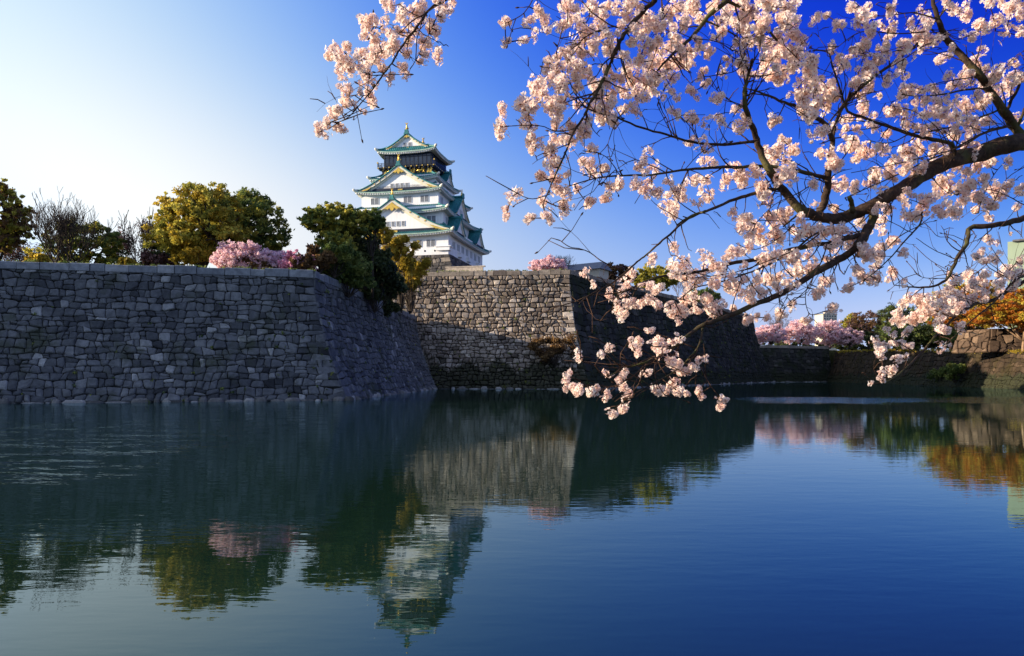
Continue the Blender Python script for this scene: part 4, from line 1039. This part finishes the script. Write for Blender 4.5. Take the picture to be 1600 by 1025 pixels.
bough('8', [(1470,95),(1400,112),(1330,130),(1230,145),(1130,170),(1040,195),(900,220),(760,255),(650,265),(560,290),(480,330),(400,345),(330,350),(260,378)], 3.5, 2.75, 9, 1.5)
bough('7', [(215,868),(185,862),(90,885),(0,910),(-120,960),(-200,985),(-270,1030)], 3.4, 3.0, 7, 3)
bough('8', [(805,0),(780,10),(720,40),(660,95),(600,145),(550,190),(510,220),(460,265),(400,310),(320,350),(280,385)], 3.02, 2.7, 4.5, 1.3)
bough('8', [(462,246),(380,212),(330,175),(290,158),(240,148),(200,122)], 2.85, 2.7, 2.4, 1)
bough('8', [(795,490),(780,560),(740,610),(690,660),(600,712),(510,760)], 2.95, 2.65, 4, 1.2)
bough('8', [(775,640),(800,680),(830,730),(862,772)], 2.85, 2.75, 2.2, 1)
bough('8', [(640,590),(560,640),(500,690),(420,730),(340,722),(250,745)], 2.8, 2.5, 3, 1)
bough('8', [(600,600),(500,642),(400,652),(300,628),(285,610)], 2.75, 2.5, 2.2, .9)
bough('8', [(1300,75),(1240,110),(1150,180),(1050,230),(950,270),(850,300),(760,320),(680,380),(600,420)], 3.4, 2.8, 4, 1.1)
bough('8', [(1200,5),(1165,35),(1130,65)], 3.4, 3.35, 4, 2.5, 'branch_stub')
bough('6', [(830,-60),(800,0),(730,70),(680,130),(640,190),(600,280),(570,350),(540,410),(500,480),(470,540),(420,620),(390,700),(350,790),(310,880),(288,935)], 3.0, 2.6, 9, 1.3, pre=[T4, (2.6, 3.9, 7.6), (1.2, 3.4, 6.3)])
bough('6', [(1180,-50),(1130,0),(1060,60),(1010,120),(960,180),(900,230),(840,290),(770,380)], 3.3, 3.1, 10, 2, pre=[T2, (3.3, 4.2, 6.6), (2.0, 3.7, 6.0)])
bough('6', [(1110,5),(1150,12),(1230,60),(1330,150),(1400,240),(1470,310)], 3.3, 3.6, 6, 2)
bough('6', [(1030,95),(1110,130),(1190,180),(1230,260),(1200,330)], 3.25, 3.3, 3.5, 1.5)
bough('6', [(690,120),(590,125),(480,170),(440,230),(370,310),(290,375)], 2.9, 2.7, 2.6, 1)
bough('6', [(430,590),(350,600),(270,575),(130,577)], 2.7, 2.6, 2.2, 1)
bough('6', [(500,40),(500,80),(470,130),(450,200)], 2.9, 2.85, 2, 1)
bough('6', [(260,-40),(240,0),(200,60),(130,102)], 2.9, 2.75, 2.2, 1, pre=[(.2, 3.1, 5.9)])
bough('6', [(640,802),(590,730),(540,700),(470,690)], 2.9, 2.75, 1.8, .9)
bough('6', [(320,888),(240,910),(170,885)], 2.65, 2.6, 1.8, .9)
bough('6', [(845,-40),(830,0),(835,120),(800,250),(760,345)], 3.0, 2.95, 2.6, 1.1, pre=[(1.0, 3.4, 6.2)])
bough('4', [(1640,262),(1600,288),(1540,322),(1450,380),(1350,402),(1270,452),(1200,522),(1150,570),(1090,640),(1020,710),(930,780),(840,802)], 3.5, 2.6, 7, 1.6, pre=[T3, (4.1, 4.2, 4.55), (3.1, 3.8, 4.4)])
bough('4', [(1620,250),(1560,280),(1500,335),(1440,400),(1340,482),(1230,582),(1190,612)], 3.4, 2.8, 4, 1.2)
bough('4', [(1640,-40),(1550,-15),(1450,5),(1330,20),(1320,80),(1270,160),(1240,230),(1220,270),(1150,310),(1050,316),(950,305)], 4.2, 3.7, 11, 1.2, pre=[T3, (4.3, 4.6, 4.9)])
bough('4', [(1235,248),(1300,266),(1370,238),(1425,190)], 3.9, 3.8, 2.4, 1)
bough('4', [(1265,180),(1210,155),(1150,130),(1060,70)], 3.95, 3.8, 1.8, .8)
bough('4', [(1222,270),(1160,272),(1100,268),(1060,250)], 3.9, 3.8, 1.6, .8)
bough('4', [(1290,120),(1230,70),(1170,62),(1130,20)], 3.95, 3.85, 1.4, .7)
bough('4', [(1090,-60),(1080,0),(1000,90),(920,180),(830,260),(735,312)], 3.6, 3.2, 3.2, 1)
bough('4', [(615,100),(590,180),(550,260),(512,330),(510,400),(532,452),(592,440)], 3.2, 3.1, 2.2, .9)
bough('4', [(548,262),(520,320),(440,392),(380,430)], 3.15, 3.1, 1.6, .8)
bough('5', [(960,-60),(880,0),(800,50),(740,130),(690,200),(640,260),(600,320),(560,390),(510,455),(460,530),(400,600),(350,660),(300,715),(240,750),(185,752)], 2.9, 2.6, 5.2, 1.1, pre=[T4, (1.6, 3.7, 7.6), (.5, 3.2, 6.4)])
bough('5', [(750,105),(680,80),(610,25)], 2.82, 2.75, 1.7, .9)
bough('5', [(675,205),(600,196),(530,190),(450,160)], 2.8, 2.75, 1.6, .8)
bough('5', [(600,302),(540,296),(470,330)], 2.75, 2.7, 1.4, .8)
bough('5', [(510,460),(430,462),(330,420),(230,370)], 2.72, 2.65, 1.6, .8)
bough('5', [(400,588),(330,586),(290,600)], 2.68, 2.65, 1.3, .8)
bough('5', [(870,15),(830,120),(800,190),(760,262),(730,330),(690,402)], 2.9, 2.75, 1.8, .8)
bough('7', [(1110,975),(1130,900),(1180,800),(1250,720)], 3.9, 3.8, 1.8, .9)
bough('7', [(1160,420),(1240,300),(1300,240)], 3.9, 3.8, 1.8, .9)
bough('7', [(960,150),(1020,180),(1120,140),(1240,150)], 3.6, 3.5, 1.6, .8)
bough('7', [(830,205),(740,230),(650,260),(560,240)], 3.6, 3.4, 1.6, .8)
bough('7', [(900,40),(760,60),(640,20)], 3.6, 3.4, 1.8, .9)
for pts, d0, d1, w0 in (([(735,300),(722,210),(738,130),(790,70),(820,10)], 3.05, 3.0, 3), ([(745,292),(800,300),(870,332),(930,370)], 3.1, 3.2, 2.4), ([(990,385),(1060,300),(1120,240),(1200,200),(1290,140)], 3.4, 3.5, 3),
    ([(1560,395),(1480,415),(1400,460),(1300,488),(1200,512),(1060,540)], 3.8, 3.4, 2.6), ([(1480,660),(1500,640),(1545,560),(1605,520)], 4.0, 4.0, 2.2), ([(1290,100),(1200,105),(1090,100),(1000,155),(930,150)], 3.5, 3.3, 2.4),
    ([(600,240),(690,225),(735,190)], 3.0, 2.95, 1.6), ([(720,330),(660,300),(640,240),(655,180)], 3.0, 2.95, 1.8), ([(690,160),(640,130),(560,118),(500,90)], 3.0, 2.9, 2), ([(860,150),(920,215),(960,300),(975,385)], 3.3, 3.35, 2.2),
    ([(1330,60),(1250,40),(1150,50),(1080,20)], 3.6, 3.5, 2.4), ([(1450,240),(1380,250),(1300,270),(1240,320)], 3.7, 3.55, 2.2), ([(1380,480),(1330,400),(1250,345),(1180,330)], 3.6, 3.5, 1.8),
    ([(240,330),(180,260),(140,180),(150,120)], 2.75, 2.7, 2), ([(330,370),(300,450),(310,520),(280,580)], 2.8, 2.75, 1.6), ([(520,440),(490,400),(455,330)], 2.95, 2.9, 1.5), ([(600,480),(560,400),(500,340)], 3.0, 2.9, 1.4),
    ([(540,530),(600,470),(690,440)], 2.95, 3.0, 1.5), ([(960,560),(900,600),(820,640),(760,700)], 3.3, 3.1, 2.2), ([(880,700),(840,740),(760,780),(700,760)], 3.3, 3.1, 2), ([(1000,700),(920,760),(840,800),(700,850),(560,870)], 3.35, 2.9, 2.6),
    ([(1100,690),(1150,640),(1220,620),(1290,640)], 3.5, 3.6, 2), ([(1600,640),(1520,600),(1450,590),(1390,610)], 4.0, 3.8, 1.8), ([(1160,790),(1210,740),(1280,700),(1340,650)], 3.6, 3.7, 2.2),
    ([(1420,720),(1400,790),(1360,850)], 3.9, 3.8, 1.5), ([(1260,770),(1310,815),(1390,858)], 3.9, 3.85, 1.1), ([(1500,880),(1560,840),(1610,760)], 3.9, 4.0, 1.3)):
    bough('2', pts, d0, d1, w0, .9)
# 3-D paths
def path3(b):
    pts, d0, d1, w0, w1, name, pre, cl = b; n = len(pts); P, Rr = [], []
    ln = [0]
    for i in range(1, n): ln.append(ln[-1]+math.hypot(pts[i][0]-pts[i-1][0], pts[i][1]-pts[i-1][1]))
    rr = random.Random(hash((round(pts[0][0]), round(pts[0][1]))) & 0xffff)
    for i, (x, y) in enumerate(pts):
        t = ln[i]/ln[-1]; Y = d0+(d1-d0)*t + (rr.uniform(-.05, .05) if 0 < i < n-1 else 0)
        P.append(at(x, y, Y)); Rr.append(max(.0016, (w0*(1-t)**.9 + w1*(1-(1-t)**.9))/2/F*Y*.9))
    # Catmull-Rom refine
    Q, S = [], []
    for i in range(n-1):
        p0, p1, p2, p3 = P[max(i-1, 0)], P[i], P[i+1], P[min(i+2, n-1)]
        for k in range(4):
            t = k/4; q = .5*((2*p1)+(p2-p0)*t+(2*p0-5*p1+4*p2-p3)*t*t+(3*p1-p0-3*p2+p3)*t**3)
            r_ = Rr[i]*(1-t)+Rr[i+1]*t; j = min(.35*r_, .004)
            Q.append(q+Vector((rr.uniform(-j, j), rr.uniform(-j, j), rr.uniform(-j, j)))); S.append(r_*rr.uniform(.93, 1.09))
    Q.append(P[-1]); S.append(Rr[-1])
    if pre:
        Q = [Vector(p) for p in pre]+Q; k = len(pre); S = [S[0]*(1.55-.5*i/k) for i in range(k)]+S
    return Q, S
SK = []           # skeleton samples: position, radius
big_twigs = MB()
for b in B:
    Q, S = path3(b); SK += [(q, s) for q, s in zip(Q[len(b[6] or []):], S[len(b[6] or []):])]
    if b[3] >= 2.4 or b[6]:
        mb = MB(); Ql = [q-CRO for q in Q]; mb.tube(Ql, S, 10 if b[3] > 6 else 7)
        mb.build(b[5], M_cbark if b[3] > 3 else M_twig, cherry)
    else:
        big_twigs.tube([q-CRO for q in Q], S, 5)
mb = MB(); mb.tube([(0, 0, -.4), (.02, 0, .2), (-.1, -.02, 1.2), (-.25, -.1, 2.6), (-.45, -.15, 3.6), (-.62, -.2, 4.6), (-1.2, -.4, 5.6), (-1.9, -.6, 6.3)], [.36, .27, .23, .21, .19, .16, .12, .09], 14)
mb.build('trunk', M_cbark, cherry)
# blossom clusters, measured on the photograph: crop, x, y, radius
CL = []
def cl(crop, s):
    for t in s.split():
        x, y, r_ = map(float, t.split(',')); q = PX(crop, x, y); CL.append((q[0], q[1], r_/CR[crop][2]))
cl('6', '115,110,38 120,195,32 215,95,40 270,55,30 295,120,50 195,185,28 245,165,32 105,580,48 395,20,40 235,395,50 285,400,40 210,500,65 250,650,48 350,720,65 275,800,48 150,900,50 120,975,32 300,920,50 225,1000,30 310,1005,30 385,950,36 495,935,48 500,770,45 555,780,38 640,845,50 600,850,35 765,710,35 735,760,40 795,770,40 785,870,42 870,835,30 900,505,42 960,540,48 1080,455,40 1030,380,35 1110,335,30 1090,560,38 745,450,35 1195,270,45 1195,570,45 1180,490,35 1020,670,45 1040,735,45 1040,850,50 1050,905,35 970,830,35 1120,830,40 1190,800,55 1270,780,40 1290,890,50 870,950,45 910,900,45 990,925,30 1350,555,40 1395,640,35 1430,690,35 1340,710,50 1390,810,45 1440,765,35 1205,1000,30 1340,990,45 1390,980,40 510,680,35 620,550,35 570,540,45 430,640,45 470,600,50 350,560,40 330,495,45')
cl('6', '400,590,45 380,640,40 330,680,40 330,760,45 370,860,45 400,800,30 440,860,30 350,480,55 400,440,50 370,390,50 440,370,45 480,310,45 420,300,50 350,330,50 320,300,45 300,380,45 270,430,45 450,480,35 520,500,45 590,490,45 550,430,45 610,420,45 650,420,35 620,360,40 690,340,50 740,370,45 800,390,40 860,350,45 900,290,45 830,300,50 770,310,45 720,270,40 660,270,35 870,230,45 930,220,40 820,220,40 760,190,45 700,180,45 640,140,40 560,180,50 520,230,50 600,230,45 480,140,45 420,200,45 400,250,45 540,120,45 460,90,40 380,120,40 420,50,45 500,30,45 570,30,45 640,30,40 700,20,50 760,60,50 740,110,45 800,110,45 860,70,45 900,30,45 950,60,40 930,130,45 880,160,40 980,20,45 1000,80,40 990,180,35 1000,225,30 950,250,35 570,330,40 530,380,40')
cl('6', '1060,20,45 1100,100,45 1130,60,45 1180,20,50 1230,30,50 1290,10,50 1350,25,45 1420,20,50 1210,80,45 1200,130,45 1080,160,35 1110,150,45 1300,105,45 1270,150,40 1330,190,45 1380,160,40 1440,130,45 1400,80,45 1290,200,35 1340,260,45 1400,260,45 1300,290,40 1340,340,45 1390,320,35 1440,280,45 1450,220,35 1210,330,35')
cl('7', '470,110,42 450,210,32 570,215,60 595,45,30 620,130,40 700,120,50 870,130,50 770,240,55 660,270,42 490,300,35 590,340,50 550,390,40 610,390,38 690,380,32 650,440,20 920,275,35 960,265,32 760,340,35 1100,270,45 1240,140,50 1120,105,45 1180,100,40 1050,60,40 990,40,40 1260,60,45 1300,20,40 530,20,40 715,20,25 180,555,38 580,510,42 500,545,32 720,510,55 780,430,50 890,520,50 950,500,40 890,590,40 1000,600,40 1060,560,40 1100,570,40 1010,390,45 900,420,35 1060,360,40 1180,340,50 1240,390,45 1290,350,40 1260,290,30 400,590,35 450,580,25 420,720,45 475,750,30 270,690,38 215,640,32 190,710,50 140,700,35 350,850,35 240,810,50 120,880,45 330,500,55 300,420,50 420,420,50 330,280,50 520,660,45 560,700,45 610,690,45 670,690,40 690,620,35 720,740,40 780,720,55 830,680,50 780,760,40 640,820,45 700,790,38 480,835,45 550,860,35 500,600,30 555,590,25 760,930,35 690,960,35 800,990,45 870,930,55 960,860,60 930,840,40 1050,860,50 1110,920,45 1000,960,40 1180,880,50 1160,930,48 1230,850,35 1300,860,30 1100,770,40 1160,750,40 1010,760,40 940,770,30 440,950,40 370,940,30 170,1000,45 210,990,32 40,1000,30 840,770,35 850,640,35 950,690,30 1080,660,35')
cl('7', '160,20,55 230,30,45 270,150,50 230,80,40 40,110,45 120,120,40 180,260,48 260,240,45 130,280,38 200,330,48 260,310,45 330,330,42 370,420,40 340,370,45 300,470,42 340,540,38 400,480,38 450,450,40 380,360,30 840,170,45 790,120,35 900,190,38 860,60,38 1140,330,35 1040,490,45 980,450,40 1120,470,42 1190,420,40 920,480,40 860,470,38 1000,530,38 1160,560,30 1060,620,30')
cl('8', '75,30,30 145,30,30 215,2,30 660,10,35 590,205,30 310,260,30 345,305,22 405,352,25 465,335,32 480,275,35 450,400,36 460,440,30 515,400,20 540,310,20 570,350,20 600,380,40 650,400,40 705,430,38 760,360,45 730,370,35 770,410,28 850,410,45 820,380,35 920,400,28 960,70,35 1000,85,35 970,35,30 1020,100,40 1090,100,50 1040,120,38 1140,180,50 1100,80,35 700,215,50 800,210,50 720,250,40 780,270,45 840,310,40 870,260,40 920,180,38 990,160,40 1010,280,40 1050,200,38 940,330,45 1000,350,35 1080,280,45 1120,270,35 1180,250,40 1250,235,40 1280,320,45 1310,290,30 1240,60,55 1190,70,40 1300,70,50 1350,90,40 1340,180,40 1420,125,45 1480,170,45 1520,210,40 1530,60,35 1580,140,40 1440,270,40 1510,280,35 1400,310,32 1580,265,30 1240,175,30 1170,325,25 980,450,25 1020,440,20 1060,440,20 1125,425,32 1165,395,25 1210,450,20 1335,405,30 1060,345,30 900,320,35 960,290,35 1060,140,30 760,300,35')
cl('8', '285,600,32 365,595,26 408,568,26 495,545,24 510,580,32 600,545,40 640,560,38 690,530,35 660,610,38 620,590,30 790,615,30 720,660,30 760,650,24 400,675,25 460,690,32 465,722,28 558,680,28 230,700,28 245,682,24 222,735,28 275,750,40 330,755,30 385,770,28 475,770,32 455,820,32 605,740,32 640,748,25 680,720,33 690,760,32 725,755,25 782,758,28 865,795,30 885,785,18')
cl('4', '1010,370,40 1060,400,48 1100,360,40 1040,470,45 980,470,45 945,470,30 1120,450,45 1160,480,35 1190,350,48 1180,410,48 1240,390,45 1250,310,45 1320,290,45 1290,380,40 1340,330,40 1400,290,45 1380,270,30 1400,350,40 1470,300,38 1480,250,38 1540,220,45 1580,180,30 1580,250,45 1470,370,28 1430,90,32 1375,150,32 1465,170,35 1530,50,15 935,535,35 1015,540,28 975,590,25 1020,610,30 855,590,32 900,600,35 930,598,22 885,665,28 965,670,36 1000,672,26 930,730,35 890,740,25 885,775,28 835,800,18 1195,610,35 1290,520,28 1262,508,18 720,310,32 790,250,35 820,280,30 870,280,20 940,250,36 1140,400,40 1220,440,35 1080,430,40 640,420,30')
CLW = len(CL)
cl('5', '130,800,52 160,750,38 235,780,42 210,690,40 240,680,35 275,560,50 290,620,48 430,600,52 385,685,22 370,560,28 450,650,32 190,300,42 200,340,52 260,360,58 250,420,48 300,430,48 340,400,48 370,340,52 420,370,58 390,470,52 430,510,48 460,330,48 500,400,48 540,480,48 480,250,48 540,290,55 500,330,45 380,140,42 430,150,56 500,150,48 545,220,42 420,210,48 520,30,45 560,30,40 610,70,48 620,110,38 700,50,55 740,30,48 760,70,48 680,140,40 720,180,46 700,220,48 640,330,38 640,430,42 660,470,28 610,420,28 750,390,33 760,340,28 800,290,38 780,250,36 810,210,48 840,190,42 800,150,42 880,100,48 910,60,42 860,60,40 930,5,30 850,20,40 740,290,34 730,250,34 580,180,36 640,200,38 670,270,34')
CL[CLW:] = [(x, y, r_*1.12) for x, y, r_ in CL[CLW:]]
# the thick of the blossom: more clusters scattered over the crowded parts of the crown
def scatter(poly, n, r0, r1, sep):
    got = []
    xs = [p[0] for p in poly]; ys = [p[1] for p in poly]; t = 0
    while len(got) < n and t < 6000:
        t += 1; x, y = rc.uniform(min(xs), max(xs)), rc.uniform(min(ys), max(ys)); ins = False
        for (x0, y0), (x1, y1) in zip(poly, poly[1:]+poly[:1]):
            if (y0 > y) != (y1 > y) and x < (x1-x0)*(y-y0)/(y1-y0)+x0: ins = not ins
        if not ins or any((x-a)**2+(y-b_)**2 < sep*sep for a, b_ in got): continue
        got.append((x, y)); q = PX('2', x, y); CL.append((q[0], q[1], rc.uniform(r0, r1)))
scatter([(900,10),(1600,0),(1600,640),(1480,690),(1190,650),(1060,600),(930,400),(870,200)], 34, 8, 12, 48)
scatter([(120,10),(880,0),(860,200),(560,300),(420,310),(300,400),(90,560),(30,350),(140,190)], 34, 8, 13, 48)
scatter([(430,780),(1040,715),(1200,640),(1330,720),(1180,840),(940,820),(720,950),(600,930),(520,860)], 15, 8, 12, 44)
scatter([(1240,930),(1400,850),(1600,800),(1600,900),(1400,960),(1250,1000)], 14, 9, 14, 36)
# connect every cluster to the nearest wood by a thin twig and give it that wood's depth
tw = MB(); clusters = []
skp = np.array([tuple(q) for q, s in SK]); skx = 800+skp[:, 0]/skp[:, 1]*F; sky_ = HZ-(skp[:, 2]-CH)/skp[:, 1]*F
nodes = [(skx[i], sky_[i], skp[i][1], Vector(skp[i])) for i in range(len(skx))]
NX = list(skx); NY = list(sky_)
order = sorted(CL, key=lambda c: min((c[0]-skx)**2+(c[1]-sky_)**2))
for (x, y, r_) in order:
    dx = np.array(NX)-x; dy = np.array(NY)-y; i = int(np.argmin(dx*dx+dy*dy)); dist = math.hypot(dx[i], dy[i])
    thick = i < len(SK) and SK[i][1] > .014
    Y = nodes[i][2] + (rc.uniform(.05, .34) if thick else rc.uniform(-.08, .20)); p = at(x, y, Y); rad = r_/F*Y
    a = nodes[i][3]
    if dist > 4:
        m_ = (a+p)/2 + Vector((rc.uniform(-.1, .1), rc.uniform(-.1, .1), rc.uniform(-.12, .02)))*(p-a).length*1.2
        pts = [a*(1-t)*(1-t)+m_*2*t*(1-t)+p*t*t for t in [k/6 for k in range(7)]]
        tw.tube([q-CRO for q in pts], [.0030-.0014*k/6 for k in range(7)], 4)
    nodes.append((x, y, Y, p)); NX.append(x); NY.append(y); clusters.append((p, rad))
CX, CY = np.array([c[0] for c in CL]), np.array([c[1] for c in CL])
# the network of dark side shoots in front of and behind the flowers
for b in B:
    if b[5] != 'bough': continue
    Q, S = path3(b); n0 = len(b[6] or []); n = len(Q)
    px_len = sum(math.hypot(b[0][i+1][0]-b[0][i][0], b[0][i+1][1]-b[0][i][1]) for i in range(len(b[0])-1))
    for k in range(int(px_len/20)):
        i = rc.randrange(n0+1, n-1); q, s = Q[i], S[i]
        if s > .045: continue
        t = (Q[min(i+2, n-1)]-Q[i-1]).normalized(); sd = Vector((-t.z, rc.uniform(-.7, .5), t.x))*rc.choice((-1, 1))
        d = (t*rc.uniform(.3, 1.0) + sd*rc.uniform(.35, .9)).normalized(); Ln = rc.uniform(.08, .27); pts = [q]; p = q.copy()
        jit = [Vector((rc.gauss(0, .16), rc.gauss(0, .12), rc.gauss(.05, .16))) for _ in range(6)]
        pe, de = q.copy(), d.copy()
        for j in range(6): de = (de+jit[j]).normalized(); pe = pe+de*Ln/6
        ex, ey = 800+pe.x/pe.y*F, HZ-(pe.z-CH)/pe.y*F
        near = float(np.min(np.hypot(CX-ex, CY-ey)))
        if near > 26: continue
        for j in range(6):
            d = (d + jit[j]).normalized(); p = p + d*Ln/6; pts.append(p.copy())
            if j in (2, 4) and rc.random() < .5:
                e2 = p + (d + Vector((rc.gauss(0, .6), rc.gauss(0, .4), rc.gauss(0, .6)))).normalized()*Ln*rc.uniform(.15, .35)
                tw.tube([p-CRO, (p+e2)/2-CRO+Vector((0, 0, .006)), e2-CRO], [.0021, .0018, .0012], 4)
        w = min(s*.6, .0036); tw.tube([x-CRO for x in pts], [w*(1-.11*j) for j in range(7)], 5)
        if near < 22 and rc.random() < .3: clusters.append((p, rc.uniform(.022, .034)))
# bare twiglets with buds along the thinner wood
for q, s in SK:
    if s < .012 and rc.random() < .22:
        d = Vector((rc.gauss(0, 1), rc.gauss(0, .8), rc.gauss(.1, .8))).normalized(); Ln = rc.uniform(.03, .16)
        e_ = q + d*Ln; m_ = (q+e_)/2 + Vector((rc.gauss(0, .1), rc.gauss(0, .1), rc.gauss(0, .12)))*Ln
        tw.tube([q-CRO, m_-CRO, e_-CRO], [.0022, .0018, .0013], 4)
        if rc.random() < .6: tw.tube([e_-CRO, e_-CRO+d*.008, e_-CRO+d*.016], [.0018, .0036, .0012], 5)
    elif s < .03 and rc.random() < .05:
        d = Vector((rc.gauss(0, 1), rc.gauss(0, .8), rc.gauss(.2, .8))).normalized(); tw.tube([q-CRO, q+d*(s+.02)-CRO], [.004, .002], 5)
k0 = len(tw.r); tw.add(big_twigs.v, big_twigs.f)
tw.sm = [True]*len(tw.f)
o = tw.build('twig', M_twig, cherry); o['kind'] = 'stuff'
# flower cluster prototypes
def bunch(seed, nf, FR):
    rs = np.random.RandomState(seed); V, Fq, MI, RN = [], [], [], []
    def quad(p, mi, rn):
        b = len(V); V.extend(p); Fq.append([b, b+1, b+2, b+3]); MI.append(mi); RN.append(rn)
    ax = rs.normal(size=3); ax[2] -= .6; ax /= np.linalg.norm(ax)
    got = []
    t = 0
    while len(got) < nf and t < 4000:
        t += 1; d = rs.normal(size=3); d /= np.linalg.norm(d)
        if np.dot(d, ax) < -.62: continue
        if any(np.dot(d, g) > (.88 if FR < .5 else .72) for g in got): continue
        got.append(d)
    for d in got:
        R0 = .74*(.62+.52*rs.rand()); c = d*R0
        n = d + rs.normal(size=3)*.26; n /= np.linalg.norm(n)
        u = np.cross(n, rs.normal(size=3)); u /= np.linalg.norm(u); v = np.cross(n, u)
        fr = FR*(.8+.4*rs.rand()); ph = rs.rand()*6.28; tone = np.clip(.55+.25*rs.normal(), 0, 1); cup = .16+.22*rs.rand()
        for k in range(5):
            a = ph+k*1.2566; e = lambda ang, r_, h: c + (u*math.cos(a+ang)+v*math.sin(a+ang))*r_*fr + n*h*fr
            tn = np.clip(tone+.10*rs.normal(), 0, 1); hh = cup*(.7+.6*rs.rand())
            b0 = e(0, .10, 0); nt_ = e(0, .91, hh*.95)
            quad([b0, e(-.56, .58, hh*.55), e(-.40, 1.0, hh*1.15), nt_], 0, tn); quad([b0, nt_, e(.40, 1.0, hh*1.15), e(.56, .58, hh*.55)], 0, tn)
        # heart and stamens
        s = .19*fr
        quad([c+n*.06*fr+u*s, c+n*.06*fr+v*s, c+n*.06*fr-u*s, c+n*.06*fr-v*s], 1, .5)
        for k in range(3):
            a = rs.rand()*6.28; w = (u*math.cos(a)+v*math.sin(a)); x = np.cross(n, w)*.022*fr
            q0, q1 = c+n*.04*fr, c+n*.36*fr+w*.26*fr; quad([q0-x, q0+x, q1+x*1.6, q1-x*1.6], 1, .6)
        # calyx and stalk back to the middle
        x, y = u*.018, v*.018; q0, q1 = c-n*.02, c*.15
        m_ = c*.55 - n*.10
        quad([q0-x*2.2, q0+x*2.2, m_+x, m_-x], 2, .5); quad([q0-y*2.2, q0+y*2.2, m_+y, m_-y], 2, .5)
        quad([m_-x, m_+x, q1+x, q1-x], 2, .4); quad([m_-y, m_+y, q1+y, q1-y], 2, .4)
    for k in range(4):        # bud scales and a bronze leaflet or two
        d = rs.normal(size=3); d /= np.linalg.norm(d); u = np.cross(d, rs.normal(size=3)); u /= np.linalg.norm(u)
        quad([d*.05, d*.25+u*.06, d*.5, d*.25-u*.06], 2, .5)
    V = np.array(V)*np.array([rs.uniform(.78, 1.2) for _ in range(3)])
    return V, np.array(Fq), np.array(MI), np.array(RN)
def compound(seed):
    """three to five small umbels of flowers crowding round a spur, never twice alike"""
    rs = np.random.RandomState(seed); Vs, Fs, Ms, Rs, b = [], [], [], [], 0
    n = rs.choice([2, 3, 3, 4]); ax = rs.normal(size=3); ax /= np.linalg.norm(ax)
    for k in range(n):
        r_ = rs.uniform(.48, .68); V, Fq, mi, rn = bunch(seed*7+k, int(rs.choice([7, 8, 9, 11])), .36/r_*.92)
        off = rs.normal(size=3); off /= np.linalg.norm(off); off = off*rs.uniform(.3, .52) + ax*(k-(n-1)/2)*.38
        Vs.append(V*r_+off); Fs.append(Fq+b); Ms.append(mi); Rs.append(np.clip(rn+rs.uniform(-.15, .15), 0, 1)); b += len(V)
    for k in range(rs.randint(1, 4)):      # odd flowers on longer stalks
        V, Fq, mi, rn = bunch(seed*7+50+k, 1, .36/.45); d = rs.normal(size=3); d /= np.linalg.norm(d)
        Vs.append(V*.40+d*rs.uniform(.65, .95)); Fs.append(Fq+b); Ms.append(mi); Rs.append(rn); b += len(V)
    return np.concatenate(Vs), np.concatenate(Fs), np.concatenate(Ms), np.concatenate(Rs)
PROTO = [compound(900+k) for k in range(14)]
PME = [np_mesh('blossom_cluster', V, Fq, [M_petal, M_heart, M_stalk], mi, rn) for V, Fq, mi, rn in PROTO]
from mathutils import Euler
order = sorted(range(len(clusters)), key=lambda i: -clusters[i][1]/clusters[i][0].y)
small = PROTO
AV, AF, AM, AR, base_ = [], [], [], [], 0
def put(p, rad, k, part):
    global base_
    e = Euler((rc.uniform(0, 6.28), rc.uniform(0, 6.28), rc.uniform(0, 6.28)))
    if part:
        o = link('blossom_cluster', PME[k], cherry); o.location = p-CRO; o.rotation_euler = e; o.scale = (rad,)*3
    else:
        V, Fq, mi, rn = PROTO[k]; Mx = np.array(e.to_matrix())*rad
        AV.append(V @ Mx.T + np.array(p-CRO)); AF.append(Fq+base_); AM.append(mi); AR.append(np.clip(rn+rc.uniform(-.12, .12), 0, 1)); base_ += len(V)
npart = 0
for n_, i in enumerate(order):
    p, rad = clusters[i]
    part = npart < 100; npart += part
    put(p, rad*1.04, rc.randrange(len(PROTO)), part)
    if rad/p.y*F > 15 and rc.random() < .6: put(p+Vector((rc.gauss(0, .6), rc.gauss(0, .9), rc.gauss(0, .6)))*rad, rad*rc.uniform(.6, .85), rc.randrange(len(PROTO)), False)
me = np_mesh('blossom', np.concatenate(AV), np.concatenate(AF), [M_petal, M_heart, M_stalk], np.concatenate(AM), np.concatenate(AR))
o = link('blossom', me, cherry); o['kind'] = 'stuff'
print('clusters', len(clusters), 'faces', len(me.polygons))
